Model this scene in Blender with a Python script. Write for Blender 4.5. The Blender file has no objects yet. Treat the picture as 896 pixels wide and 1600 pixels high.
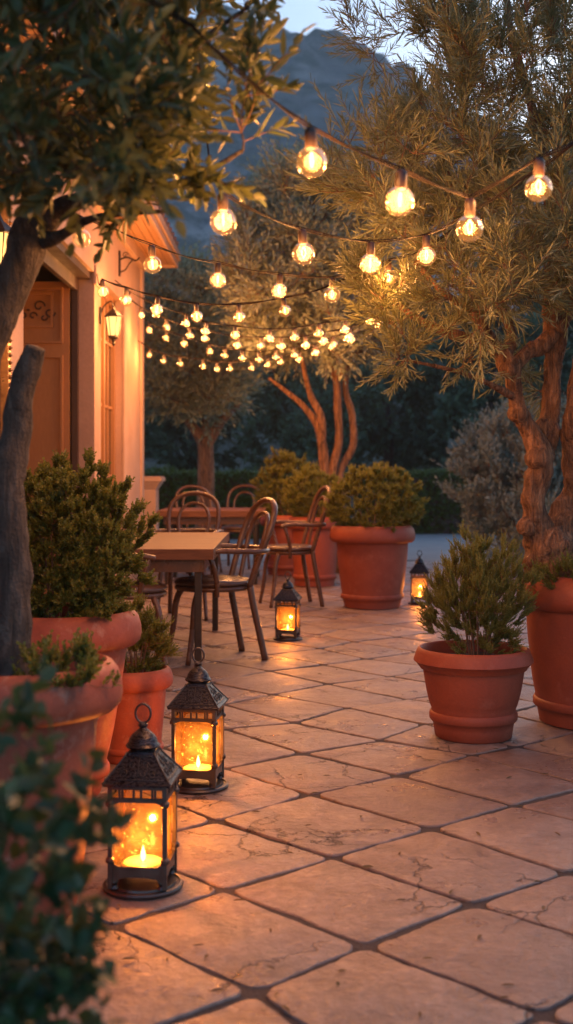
import bpy, math, random
import numpy as np
from mathutils import Vector, Matrix, noise

sc = bpy.context.scene
R = math.radians
PI = math.pi
random.seed(7)
rng = np.random.default_rng(11)

# ------------------------------------------------------------------ camera
F, H0, CH = 1891.0, 735.0, 1.15
cam = bpy.data.cameras.new('camera')
camo = bpy.data.objects.new('camera', cam)
sc.collection.objects.link(camo)
camo.location = (0, 0, CH)
camo.rotation_euler = (R(90), 0, 0)
cam.sensor_fit = 'VERTICAL'
cam.sensor_height = 36
cam.lens = F / 1600 * 36
cam.shift_y = -65 / 1600
cam.clip_start = 0.05
cam.clip_end = 8000
cam.dof.use_dof = True
cam.dof.focus_distance = 4.9
cam.dof.aperture_fstop = 3.0
sc.camera = camo

# ------------------------------------------------------------------ light and exposure
SUN_EL, SUN_ROT = R(14), R(29)
w = bpy.data.worlds.new('World')
sc.world = w
w.use_nodes = True
wn = w.node_tree
bg = wn.nodes['Background']
sky = wn.nodes.new('ShaderNodeTexSky')
sky.sky_type = 'NISHITA'
sky.sun_disc = False
sky.sun_elevation = SUN_EL
sky.sun_rotation = SUN_ROT
sky.air_density = 1.0
sky.dust_density = 1.0
sky.ozone_density = 3.2
wn.links.new(sky.outputs[0], bg.inputs[0])
bg.inputs[1].default_value = 0.15
sl = bpy.data.lights.new('sun', 'SUN')
sl.energy = 0.05
sl.angle = R(20)
sl.color = (1.0, 0.72, 0.6)
so = bpy.data.objects.new('sun', sl)
sc.collection.objects.link(so)
# Nishita: rotation 0 = +Y, clockwise seen from above
sd = Vector((math.sin(SUN_ROT) * math.cos(SUN_EL), math.cos(SUN_ROT) * math.cos(SUN_EL), math.sin(SUN_EL + R(6))))
so.rotation_euler = sd.to_track_quat('Z', 'Y').to_euler()
so.location = (3, -6, 5)
sc.view_settings.view_transform = 'Standard'
sc.view_settings.look = 'None'
sc.view_settings.gamma = 1
sc.view_settings.use_curve_mapping = False
sc.view_settings.exposure = 0.98
sc.cycles.use_denoising = True
sc.cycles.max_bounces = 8
sc.cycles.transparent_max_bounces = 20
sc.cycles.sample_clamp_indirect = 3.0
sc.cycles.caustics_reflective = False
sc.cycles.caustics_refractive = False
BULB_W, CANDLE_W = 5.6, 3.4
BULB_C = (1.0, 0.41, 0.125)
FLAME_C = (1.0, 0.40, 0.10)

# ------------------------------------------------------------------ helpers
def P(px, py, d):
    return Vector(((px - 448) * d / F, d, CH - (py - H0) * d / F))

def GD(py):
    return F * CH / (py - H0)

def G(px, py):
    d = GD(py)
    return Vector(((px - 448) * d / F, d, 0))

def tag(o, label=None, cat=None, group=None, kind=None):
    if label: o['label'] = label
    if cat: o['category'] = cat
    if group: o['group'] = group
    if kind: o['kind'] = kind
    return o

def thing(name, label, cat, loc=(0, 0, 0), rz=0, group=None):
    o = bpy.data.objects.new(name, None)
    o.empty_display_size = 0.1
    o.location = loc
    o.rotation_euler = (0, 0, rz)
    sc.collection.objects.link(o)
    return tag(o, label, cat, group)

class MB:
    def __init__(s):
        s.v, s.f = [], []
    def add(s, vs, fs):
        n = len(s.v)
        s.v.extend([tuple(p) for p in vs])
        s.f.extend([tuple(i + n for i in f) for f in fs])
        return s
    def box(s, c, sz, rz=0, M=None):
        x, y, z = [a / 2 for a in sz]
        vs = [Vector((i * x, j * y, k * z)) for k in (-1, 1) for j in (-1, 1) for i in (-1, 1)]
        m = M if M is not None else Matrix.Rotation(rz, 4, 'Z')
        vs = [m @ p + Vector(c) for p in vs]
        return s.add(vs, [(0, 2, 3, 1), (4, 5, 7, 6), (0, 1, 5, 4), (2, 6, 7, 3), (0, 4, 6, 2), (1, 3, 7, 5)])
    def bx(s, x0, x1, y0, y1, z0, z1):
        return s.box(((x0 + x1) / 2, (y0 + y1) / 2, (z0 + z1) / 2), (abs(x1 - x0), abs(y1 - y0), abs(z1 - z0)))
    def tube(s, pts, rad, n=8, closed=False, amp=0, fr=8, flat=None):
        pts = [Vector(p) for p in pts]
        m = len(pts)
        if not hasattr(rad, '__len__'): rad = [rad] * m
        T = []
        for i in range(m):
            a = pts[(i - 1) % m] if (closed or i > 0) else pts[0]
            b = pts[(i + 1) % m] if (closed or i < m - 1) else pts[-1]
            t = (b - a)
            T.append(t.normalized() if t.length > 1e-9 else Vector((0, 0, 1)))
        u = T[0].orthogonal().normalized()
        vs, fs = [], []
        for i in range(m):
            u = (u - T[i] * u.dot(T[i]))
            u = u.normalized() if u.length > 1e-6 else T[i].orthogonal().normalized()
            wv = T[i].cross(u)
            for k in range(n):
                a = 2 * PI * k / n
                off = (u * math.cos(a) + wv * math.sin(a)) * rad[i]
                if amp:
                    q = pts[i] + off
                    off *= 1 + amp * (noise.noise(q * fr) + 0.5 * noise.noise(q * fr * 2.7))
                vs.append(pts[i] + off)
        for i in range(m if closed else m - 1):
            j = (i + 1) % m
            for k in range(n):
                k2 = (k + 1) % n
                fs.append((i * n + k, i * n + k2, j * n + k2, j * n + k))
        if not closed:
            fs.append(tuple(range(n))[::-1])
            fs.append(tuple((m - 1) * n + k for k in range(n)))
        return s.add(vs, fs)
    def lathe(s, prof, n=32, c=(0, 0, 0), amp=0, sx=1, sy=1, cap=True):
        vs, fs = [], []
        for (r, z) in prof:
            for k in range(n):
                a = 2 * PI * k / n
                rr = r
                if amp: rr = r * (1 + amp * noise.noise(Vector((math.cos(a) * r * 6 + c[0], math.sin(a) * r * 6, z * 6))))
                vs.append((c[0] + rr * math.cos(a) * sx, c[1] + rr * math.sin(a) * sy, c[2] + z))
        m = len(prof)
        for i in range(m - 1):
            for k in range(n):
                k2 = (k + 1) % n
                fs.append((i * n + k, i * n + k2, (i + 1) * n + k2, (i + 1) * n + k))
        if cap:
            fs.append(tuple(range(n))[::-1])
            fs.append(tuple((m - 1) * n + k for k in range(n)))
        return s.add(vs, fs)
    def mesh(s, name, mat, smooth=False, off=None):
        me = bpy.data.meshes.new(name)
        v = s.v
        if off is not None:
            v = [(p[0] - off[0], p[1] - off[1], p[2] - off[2]) for p in v]
        me.from_pydata(v, [], s.f)
        if smooth:
            me.polygons.foreach_set('use_smooth', [True] * len(me.polygons))
        me.materials.append(mat)
        me.update()
        return me
    def build(s, name, mat, parent=None, smooth=False, world=False, bevel=0, angle=None):
        off = parent.location if (parent is not None and world) else None
        me = s.mesh(name, mat, smooth, off)
        o = bpy.data.objects.new(name, me)
        sc.collection.objects.link(o)
        if parent is not None: o.parent = parent
        if bevel:
            b = o.modifiers.new('bevel', 'BEVEL')
            b.width = bevel; b.segments = 2; b.limit_method = 'ANGLE'; b.angle_limit = R(40)
        if smooth and angle:
            me.set_sharp_from_angle(angle=R(angle))
        return o

def qmesh(name, V, Q, mat, parent=None, off=None):
    V = np.asarray(V, dtype=np.float32)
    if off is not None: V = V - np.array(off, dtype=np.float32)
    Q = np.asarray(Q, dtype=np.int32)
    me = bpy.data.meshes.new(name)
    me.vertices.add(len(V)); me.vertices.foreach_set('co', V.ravel())
    me.loops.add(Q.size); me.loops.foreach_set('vertex_index', Q.ravel())
    me.polygons.add(len(Q)); me.polygons.foreach_set('loop_start', np.arange(len(Q), dtype=np.int32) * 4)
    me.update(calc_edges=True)
    me.materials.append(mat)
    o = bpy.data.objects.new(name, me)
    sc.collection.objects.link(o)
    if parent is not None: o.parent = parent
    return o

def catmull(pts, n=8, closed=False):
    pts = [Vector(p) for p in pts]
    out = []
    m = len(pts)
    rngi = m if closed else m - 1
    for i in range(rngi):
        p1, p2 = pts[i], pts[(i + 1) % m]
        p0 = pts[i - 1] if (closed or i > 0) else p1 * 2 - p2
        p3 = pts[(i + 2) % m] if (closed or i < m - 2) else p2 * 2 - p1
        for k in range(n):
            t = k / n
            out.append(0.5 * ((2 * p1) + (p2 - p0) * t + (2 * p0 - 5 * p1 + 4 * p2 - p3) * t * t + (3 * p1 - p0 - 3 * p2 + p3) * t ** 3))
    if not closed: out.append(pts[-1])
    return out

# ------------------------------------------------------------------ materials
class NT:
    def __init__(s, name):
        s.m = bpy.data.materials.new(name)
        s.m.use_nodes = True
        s.t = s.m.node_tree
        s.b = s.t.nodes['Principled BSDF']
        s.o = s.t.nodes['Material Output']
    def n(s, typ, **kw):
        nd = s.t.nodes.new('ShaderNode' + typ)
        ins = kw.pop('ins', {})
        for k, v in kw.items(): setattr(nd, k, v)
        for k, v in ins.items():
            if isinstance(v, bpy.types.NodeSocket): s.t.links.new(v, nd.inputs[k])
            else: nd.inputs[k].default_value = v
        return nd
    def L(s, a, b): s.t.links.new(a, b)
    def obj(s, scale=(1, 1, 1)):
        tc = s.n('TexCoord')
        return s.n('Mapping', ins={'Vector': tc.outputs['Object'], 'Scale': scale}).outputs[0]
    def noise(s, vec, sc_, det=4, ro=0.55, dist=0):
        return s.n('TexNoise', ins={'Vector': vec, 'Scale': sc_, 'Detail': det, 'Roughness': ro, 'Distortion': dist}).outputs['Fac']
    def ramp(s, fac, stops, interp='LINEAR'):
        r = s.n('ValToRGB', ins={'Fac': fac})
        r.color_ramp.interpolation = interp
        el = r.color_ramp.elements
        while len(el) < len(stops): el.new(0.5)
        for e, (p, c) in zip(el, stops):
            e.position = p
            e.color = (*c, 1) if hasattr(c, '__len__') else (c, c, c, 1)
        return r.outputs[0]
    def mix(s, f, a, b, blend='MIX'):
        nd = s.n('Mix', data_type='RGBA', blend_type=blend)
        for k, v in ((0, f), (6, a), (7, b)):
            if isinstance(v, bpy.types.NodeSocket): s.L(v, nd.inputs[k])
            elif k == 0: nd.inputs[k].default_value = v
            else: nd.inputs[k].default_value = (*v, 1)
        return nd.outputs[2]
    def math(s, op, a, b=0.0, c=0.0):
        nd = s.n('Math', operation=op)
        for k, v in enumerate((a, b, c)):
            if isinstance(v, bpy.types.NodeSocket): s.L(v, nd.inputs[k])
            else: nd.inputs[k].default_value = v
        return nd.outputs[0]
    def bump(s, h, st=0.3, dist=0.01):
        nd = s.n('Bump', ins={'Height': h, 'Strength': st, 'Distance': dist})
        s.L(nd.outputs[0], s.b.inputs['Normal'])
        return nd.outputs[0]
    def base(s, c):
        if isinstance(c, bpy.types.NodeSocket): s.L(c, s.b.inputs['Base Color'])
        else: s.b.inputs['Base Color'].default_value = (*c, 1)
    def rough(s, r):
        if isinstance(r, bpy.types.NodeSocket): s.L(r, s.b.inputs['Roughness'])
        else: s.b.inputs['Roughness'].default_value = r

def mat_mottle(name, c1, c2, sc_=6, rough=0.7, bump=0.2, fine=60, stretch=(1, 1, 1), metal=0, spec=0.5, bd=0.004, c3=None):
    t = NT(name)
    v = t.obj(stretch)
    n1 = t.noise(v, sc_, 5)
    n2 = t.noise(v, fine, 4, 0.6)
    col = t.mix(t.ramp(n1, [(0.32, 0.0), (0.68, 1.0)]), c1, c2)
    if c3: col = t.mix(t.ramp(t.noise(v, sc_ * 2.3, 6, 0.7), [(0.55, 0.0), (0.72, 0.75)]), col, c3)
    col = t.mix(0.35, col, t.ramp(n2, [(0.3, 0.55), (0.7, 1.0)]), 'MULTIPLY')
    t.base(col)
    t.rough(t.ramp(n1, [(0.3, max(0.05, rough - 0.12)), (0.7, min(1, rough + 0.1))]))
    t.bump(t.math('ADD', n2, t.math('MULTIPLY', n1, 0.6)), bump, bd)
    t.b.inputs['Metallic'].default_value = metal
    t.b.inputs['Specular IOR Level'].default_value = spec
    return t.m

def mat_leaf(name, cols, transl=0.25, rough=0.5, spec=0.4, tcol=None):
    t = NT(name)
    g = t.n('NewGeometry').outputs['Random Per Island']
    k = len(cols)
    c = t.ramp(g, [(i / max(1, k - 1), cc) for i, cc in enumerate(cols)])
    t.base(c); t.rough(rough)
    t.b.inputs['Specular IOR Level'].default_value = spec
    tr = t.n('BsdfTranslucent')
    t.L(t.mix(0.5, c, tcol or (0.20, 0.20, 0.04)), tr.inputs[0])
    mx = t.n('MixShader', ins={0: transl})
    t.L(t.b.outputs[0], mx.inputs[1]); t.L(tr.outputs[0], mx.inputs[2])
    t.L(mx.outputs[0], t.o.inputs[0])
    return t.m

def mat_emit(name, c, st):
    t = NT(name)
    e = t.n('Emission', ins={'Color': (*c, 1), 'Strength': st})
    t.L(e.outputs[0], t.o.inputs[0])
    t.m.cycles.emission_sampling = 'NONE'
    return t.m

def mat_bark(name, c1, c2, zs=0.25, sc_=40, st=0.8, bd=0.01):
    t = NT(name)
    v = t.obj((1, 1, zs))
    n1 = t.noise(v, sc_, 6, 0.65, 0.6)
    n2 = t.noise(t.obj(), 9, 4)
    h = t.ramp(n1, [(0.35, 0.0), (0.6, 1.0)])
    t.base(t.mix(0.4, t.mix(h, c1, c2), t.ramp(n2, [(0.3, 0.5), (0.7, 1.0)]), 'MULTIPLY'))
    t.rough(0.85)
    t.bump(t.math('ADD', h, t.noise(t.obj(), 120, 3)), st, bd)
    return t.m

M = {}
M['terracotta'] = mat_mottle('terracotta', (0.33, 0.066, 0.028), (0.24, 0.044, 0.020), 4, 0.66, 0.3, 90, c3=(0.36, 0.105, 0.06), bd=0.003)
M['terracotta_worn'] = mat_mottle('terracotta_worn', (0.36, 0.085, 0.04), (0.25, 0.052, 0.026), 7, 0.68, 0.4, 55, c3=(0.44, 0.22, 0.15), bd=0.004)
M['soil'] = mat_mottle('soil', (0.03, 0.018, 0.012), (0.06, 0.035, 0.02), 40, 0.95, 1.0, 120, bd=0.02)
M['stucco'] = mat_mottle('stucco', (0.52, 0.32, 0.225), (0.42, 0.25, 0.175), 2.0, 0.85, 0.35, 45, bd=0.006)
M['trim'] = mat_mottle('trim_plaster', (0.52, 0.33, 0.24), (0.45, 0.275, 0.20), 3, 0.8, 0.25, 60, bd=0.004)
M['soffit'] = mat_mottle('soffit_wood', (0.52, 0.27, 0.12), (0.44, 0.21, 0.09), 3, 0.6, 0.2, 30, (1, 0.15, 1))
M['door'] = mat_mottle('door_paint', (0.42, 0.19, 0.07), (0.36, 0.155, 0.055), 3, 0.5, 0.15, 50, (1, 1, 0.3))
M['dark_wood'] = mat_mottle('dark_frame', (0.07, 0.032, 0.018), (0.045, 0.022, 0.014), 6, 0.5, 0.2, 60, (1, 1, 0.2))
M['gilt'] = mat_mottle('gilt_lattice', (0.55, 0.30, 0.10), (0.30, 0.15, 0.05), 30, 0.35, 0.8, 120, metal=0.7)
M['iron'] = mat_mottle('wrought_iron', (0.035, 0.028, 0.025), (0.06, 0.045, 0.035), 20, 0.45, 0.4, 120, metal=0.7)
M['chair_wood'] = mat_mottle('bentwood', (0.13, 0.055, 0.028), (0.085, 0.038, 0.020), 8, 0.33, 0.15, 70, c3=(0.19, 0.09, 0.045))
M['seat_leather'] = mat_mottle('seat_leather', (0.11, 0.055, 0.035), (0.07, 0.035, 0.024), 12, 0.32, 0.3, 130)
M['wood_edge'] = mat_mottle('rooftile', (0.36, 0.15, 0.08), (0.28, 0.12, 0.07), 5, 0.8, 0.3, 40)
M['cord'] = mat_mottle('rubber_cord', (0.012, 0.007, 0.006), (0.018, 0.011, 0.009), 30, 0.75, 0.1, 100, spec=0.12)
M['socket'] = mat_mottle('bulb_socket', (0.05, 0.025, 0.015), (0.03, 0.016, 0.012), 40, 0.45, 0.2, 150)
M['filament'] = mat_emit('filament_glow', (1.0, 0.56, 0.18), 4.5)
M['flame'] = mat_emit('flame_glow', (1.0, 0.66, 0.25), 9)
M['wax'] = mat_mottle('candle_wax', (0.85, 0.7, 0.45), (0.8, 0.62, 0.38), 8, 0.4, 0.1, 40)
M['bark_warm'] = mat_bark('olive_bark', (0.11, 0.045, 0.022), (0.44, 0.21, 0.105), 0.16, 42, 1.0, 0.018)
M['bark_dark'] = mat_bark('weathered_bark', (0.035, 0.027, 0.023), (0.11, 0.085, 0.07), 0.2, 45, 0.9, 0.01)
M['twig'] = mat_mottle('twig_bark', (0.22, 0.11, 0.06), (0.15, 0.075, 0.045), 20, 0.8, 0.3, 90)
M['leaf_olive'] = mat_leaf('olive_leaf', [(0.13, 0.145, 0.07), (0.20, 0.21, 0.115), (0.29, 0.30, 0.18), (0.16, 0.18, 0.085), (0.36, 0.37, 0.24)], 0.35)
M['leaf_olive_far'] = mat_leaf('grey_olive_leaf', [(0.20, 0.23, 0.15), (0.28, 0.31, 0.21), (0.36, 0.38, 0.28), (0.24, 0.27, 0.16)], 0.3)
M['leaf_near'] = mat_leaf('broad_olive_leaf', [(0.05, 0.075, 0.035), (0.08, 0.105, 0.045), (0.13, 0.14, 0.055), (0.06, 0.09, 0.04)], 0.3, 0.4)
M['leaf_box'] = mat_leaf('box_leaf', [(0.11, 0.13, 0.024), (0.18, 0.185, 0.03), (0.26, 0.23, 0.04), (0.13, 0.16, 0.028)], 0.4)
M['leaf_wispy'] = mat_leaf('feathery_leaf', [(0.15, 0.17, 0.04), (0.24, 0.24, 0.055), (0.32, 0.30, 0.08), (0.18, 0.20, 0.045)], 0.45)
M['leaf_left'] = mat_leaf('cypress_leaf', [(0.08, 0.115, 0.022), (0.14, 0.17, 0.03), (0.30, 0.24, 0.045), (0.10, 0.14, 0.028), (0.20, 0.20, 0.036)], 0.4)
M['leaf_fg'] = mat_leaf('rose_leaf', [(0.02, 0.05, 0.022), (0.03, 0.075, 0.03), (0.05, 0.10, 0.035)], 0.2, 0.45)
M['leaf_silver'] = mat_leaf('silver_leaf', [(0.24, 0.28, 0.235), (0.32, 0.36, 0.30), (0.18, 0.21, 0.175)], 0.15)
M['leaf_hedge'] = mat_leaf('hedge_leaf', [(0.045, 0.085, 0.02), (0.065, 0.12, 0.03), (0.085, 0.14, 0.035)], 0.2)
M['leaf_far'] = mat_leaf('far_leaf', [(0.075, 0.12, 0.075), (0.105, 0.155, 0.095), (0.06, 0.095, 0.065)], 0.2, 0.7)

def glass_bulb():
    t = NT('bulb_glass')
    tr = t.n('BsdfTransparent', ins={0: (1.0, 0.93, 0.82, 1)})
    gl = t.n('BsdfGlossy', ins={0: (1, 0.9, 0.75, 1), 'Roughness': 0.12})
    fr = t.n('Fresnel', ins={0: 1.4})
    m1 = t.n('MixShader', ins={0: t.math('MULTIPLY', fr.outputs[0], 0.5)})
    t.L(tr.outputs[0], m1.inputs[1]); t.L(gl.outputs[0], m1.inputs[2])
    nz = t.ramp(t.noise(t.obj(), 25, 1), [(0.3, 0.8), (0.75, 1.0)])
    em = t.n('Emission', ins={0: (1.0, 0.38, 0.07, 1)})
    t.L(t.math('MULTIPLY', nz, 0.12), em.inputs[1])
    ad = t.n('AddShader')
    t.L(m1.outputs[0], ad.inputs[0]); t.L(em.outputs[0], ad.inputs[1])
    t.L(ad.outputs[0], t.o.inputs[0])
    t.m.cycles.emission_sampling = 'NONE'
    return t.m
M['bulb_glass'] = glass_bulb()

def lantern_glass():
    t = NT('lantern_glass')
    tr = t.n('BsdfTransparent', ins={0: (1.0, 0.82, 0.56, 1)})
    tl = t.n('BsdfTranslucent', ins={0: (1.0, 0.68, 0.32, 1)})
    gl = t.n('BsdfGlossy', ins={0: (1, 0.9, 0.8, 1), 'Roughness': 0.12})
    v = t.obj()
    nz = t.ramp(t.noise(v, 22, 5, 0.65), [(0.35, 0.012), (0.7, 0.055)])
    sp = t.ramp(t.noise(v, 130, 2, 0.5), [(0.66, 0.0), (0.74, 0.35)])
    f = t.math('ADD', nz, sp)
    m1 = t.n('MixShader', ins={0: f})
    t.L(tr.outputs[0], m1.inputs[1]); t.L(tl.outputs[0], m1.inputs[2])
    m2 = t.n('MixShader', ins={0: 0.07})
    t.L(m1.outputs[0], m2.inputs[1]); t.L(gl.outputs[0], m2.inputs[2])
    t.L(m2.outputs[0], t.o.inputs[0])
    return t.m
M['lantern_glass'] = lantern_glass()

def lantern_metal():
    t = NT('lantern_metal')
    v = t.obj()
    n1 = t.noise(v, 30, 4)
    t.base(t.mix(n1, (0.05, 0.045, 0.045), (0.13, 0.11, 0.10)))
    t.b.inputs['Metallic'].default_value = 0.85
    t.rough(t.ramp(n1, [(0.3, 0.28), (0.7, 0.5)]))
    t.bump(t.noise(v, 150, 3), 0.3, 0.002)
    return t.m
M['lantern_metal'] = lantern_metal()

def lantern_roof():
    t = NT('embossed_metal')
    v = t.obj()
    vw = t.n('VectorMath', operation='ADD')
    t.L(v, vw.inputs[0])
    nn = t.n('TexNoise', ins={'Vector': v, 'Scale': 40.0})
    sc2 = t.n('VectorMath', operation='SCALE', ins={0: nn.outputs['Color'], 'Scale': 0.02})
    t.L(sc2.outputs[0], vw.inputs[1])
    vo = t.n('TexVoronoi', feature='SMOOTH_F1', ins={'Vector': vw.outputs[0], 'Scale': 120.0})
    wv = t.n('TexWave', wave_type='RINGS', ins={'Vector': vw.outputs[0], 'Scale': 40.0, 'Distortion': 7.0, 'Detail': 1.0, 'Detail Scale': 2.0})
    h = t.math('ADD', t.ramp(wv.outputs['Fac'], [(0.35, 0.0), (0.5, 1.0)]), t.math('MULTIPLY', vo.outputs['Distance'], 0.8))
    t.base(t.mix(t.ramp(h, [(0.3, 0.0), (0.9, 1.0)]), (0.018, 0.016, 0.02), (0.075, 0.068, 0.072)))
    t.b.inputs['Metallic'].default_value = 0.85
    t.rough(0.36)
    t.bump(h, 0.45, 0.0022)
    return t.m
M['lantern_roof'] = lantern_roof()

def stone():
    t = NT('travertine_slabs')
    v = t.obj()
    isl = t.n('NewGeometry').outputs['Random Per Island']
    big = t.noise(v, 1.3, 4, 0.6)
    mid = t.noise(v, 7, 6, 0.65, 0.4)
    fine = t.noise(v, 55, 5, 0.7)
    c = t.mix(t.ramp(mid, [(0.36, 0.0), (0.62, 1.0)]), (0.175, 0.115, 0.095), (0.34, 0.24, 0.195))
    c = t.mix(t.ramp(isl, [(0.0, 0.0), (0.5, 0.1), (1.0, 0.75)]), c, (0.20, 0.13, 0.105))
    c = t.mix(t.ramp(t.math('FRACT', t.math('MULTIPLY', isl, 7.3)), [(0.4, 0.0), (1.0, 0.45)]), c, (0.40, 0.29, 0.22))
    c = t.mix(t.ramp(big, [(0.4, 0.0), (0.7, 0.45)]), c, (0.21, 0.15, 0.13))
    st = t.ramp(t.noise(v, 14, 7, 0.75, 0.8), [(0.54, 0.0), (0.70, 0.65)])
    c = t.mix(st, c, (0.20, 0.125, 0.10))
    gr = t.ramp(t.noise(v, 34, 6, 0.8, 0.5), [(0.35, 0.62), (0.6, 1.05)])
    c = t.mix(0.75, c, gr, 'MULTIPLY')
    pit = t.ramp(t.noise(v, 90, 2, 0.5), [(0.70, 0.0), (0.74, 1.0)])
    c = t.mix(t.math('MULTIPLY', pit, 0.6), c, (0.12, 0.07, 0.05))
    # hairline cracks
    nz = t.n('TexNoise', ins={'Vector': v, 'Scale': 4.0, 'Detail': 6.0, 'Roughness': 0.6})
    s2 = t.n('VectorMath', operation='SCALE', ins={0: nz.outputs['Color'], 'Scale': 0.35})
    ad = t.n('VectorMath', operation='ADD', ins={0: v, 1: s2.outputs[0]})
    vo = t.n('TexVoronoi', feature='DISTANCE_TO_EDGE', ins={'Vector': ad.outputs[0], 'Scale': 2.6})
    crk = t.ramp(vo.outputs['Distance'], [(0.004, 1.0), (0.013, 0.0)])
    msk = t.ramp(t.noise(v, 1.7, 2), [(0.50, 0.0), (0.57, 1.0)])
    crk = t.math('MULTIPLY', crk, msk)
    c = t.mix(t.math('MULTIPLY', crk, 0.85), c, (0.05, 0.03, 0.025))
    t.base(c)
    r = t.ramp(t.noise(v, 3.2, 5, 0.6), [(0.35, 0.20), (0.68, 0.52)])
    t.rough(t.math('ADD', r, t.math('MULTIPLY', fine, 0.08)))
    h = t.math('ADD', t.math('MULTIPLY', mid, 1.3), t.math('MULTIPLY', fine, 0.3))
    h = t.math('ADD', h, t.math('MULTIPLY', gr, 0.4))
    h = t.math('SUBTRACT', h, t.math('MULTIPLY', crk, 1.2))
    h = t.math('SUBTRACT', h, t.math('MULTIPLY', pit, 0.5))
    t.bump(h, 0.8, 0.012)
    return t.m
M['stone'] = stone()
M['mortar'] = mat_mottle('mortar_joint', (0.045, 0.036, 0.034), (0.075, 0.058, 0.05), 9, 0.95, 1.0, 110, c3=(0.045, 0.036, 0.032), bd=0.01)
M['ground'] = mat_mottle('dry_ground', (0.07, 0.075, 0.045), (0.045, 0.055, 0.03), 0.5, 0.95, 0.5, 20)
M['gravel'] = mat_mottle('pale_gravel', (0.30, 0.29, 0.28), (0.38, 0.36, 0.34), 2, 0.95, 0.6, 70)

def wood_top():
    t = NT('table_planks')
    v = t.obj((1, 7, 7))
    n1 = t.noise(v, 5, 6, 0.6, 1.2)
    n2 = t.noise(t.obj((2, 40, 40)), 9, 3)
    c = t.mix(t.ramp(n1, [(0.35, 0.0), (0.65, 1.0)]), (0.10, 0.036, 0.017), (0.18, 0.072, 0.034))
    c = t.mix(0.3, c, t.ramp(n2, [(0.35, 0.4), (0.6, 1.0)]), 'MULTIPLY')
    isl = t.n('NewGeometry').outputs['Random Per Island']
    c = t.mix(t.math('MULTIPLY', isl, 0.35), c, (0.13, 0.052, 0.026))
    t.base(c); t.rough(0.6); t.b.inputs['Specular IOR Level'].default_value = 0.3; t.bump(t.math('ADD', n1, n2), 0.3, 0.003)
    return t.m
M['table_wood'] = wood_top()

def rock():
    t = NT('mountain_rock')
    v = t.obj()
    n1 = t.noise(v, 0.012, 8, 0.65)
    n2 = t.noise(t.obj((1, 1, 2.5)), 0.05, 8, 0.7, 0.5)
    c = t.mix(t.ramp(n1, [(0.44, 0.0), (0.56, 1.0)]), (0.20, 0.18, 0.175), (0.50, 0.46, 0.44))
    c = t.mix(t.ramp(n2, [(0.47, 0.0), (0.55, 0.9)]), c, (0.07, 0.09, 0.065))
    t.base(c); t.rough(0.95); t.bump(n2, 1.0, 6.0)
    return t.m
M['rock'] = rock()
def hillmat():
    t = NT('wooded_slope')
    n = t.noise(t.obj(), 0.09, 8, 0.75)
    t.base(t.ramp(n, [(0.35, (0.02, 0.032, 0.022)), (0.6, (0.05, 0.07, 0.045))]))
    t.rough(1.0); t.bump(n, 1.0, 5.0)
    return t.m
M['hill'] = hillmat()

# ------------------------------------------------------------------ ground, patio, terrain
g = MB(); g.add([(-3000, -40, -0.06), (3000, -40, -0.06), (3000, 5000, -0.06), (-3000, 5000, -0.06)], [(0, 1, 2, 3)])
tag(g.build('ground', M['ground']), kind='structure')
PAT_X0, PAT_X1, PAT_Y1 = -7.0, 9.0, 15.6
g = MB(); g.bx(PAT_X0, PAT_X1, -1.5, PAT_Y1, -0.05, -0.007)
tag(g.build('patio_bed', M['mortar']), kind='structure')
g = MB(); g.bx(PAT_X0 - 6, PAT_X1 + 8, PAT_Y1 + 0.002, 23.0, -0.05, -0.022)
tag(g.build('gravel_path', M['gravel']), kind='structure')

meas = {(0, 0): (570, 1478), (1, 0): (739, 1412), (2, 0): (887, 1364), (-1, 0): (400, 1550), (0, -1): (352, 1390),
        (1, -1): (520, 1340), (2, -1): (675, 1295), (3, -1): (803, 1258), (0, 1): (847, 1585), (1, -2): (338, 1282),
        (2, -2): (484, 1242), (3, -2): (623, 1212), (4, -2): (739, 1179), (-1, -1): (176, 1445)}
meas = {k: G(*v) for k, v in meas.items()}
O0 = meas[(0, 0)]; A_ = Vector((0.303, 0.272, 0)); B_ = Vector((0.348, -0.390, 0))
def GV(i, j):
    if (i, j) in meas: return meas[(i, j)].copy()
    p = O0 + A_ * i + B_ * j
    jt = 0.055
    q = Vector((i * 3.17 + 11.3, j * 2.71 + 4.9, 0.5))
    return p + Vector((noise.noise(q * 1.37), noise.noise(q * 1.91 + Vector((7, 3, 1))), 0)) * jt * 2.3
pv = MB()
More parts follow.
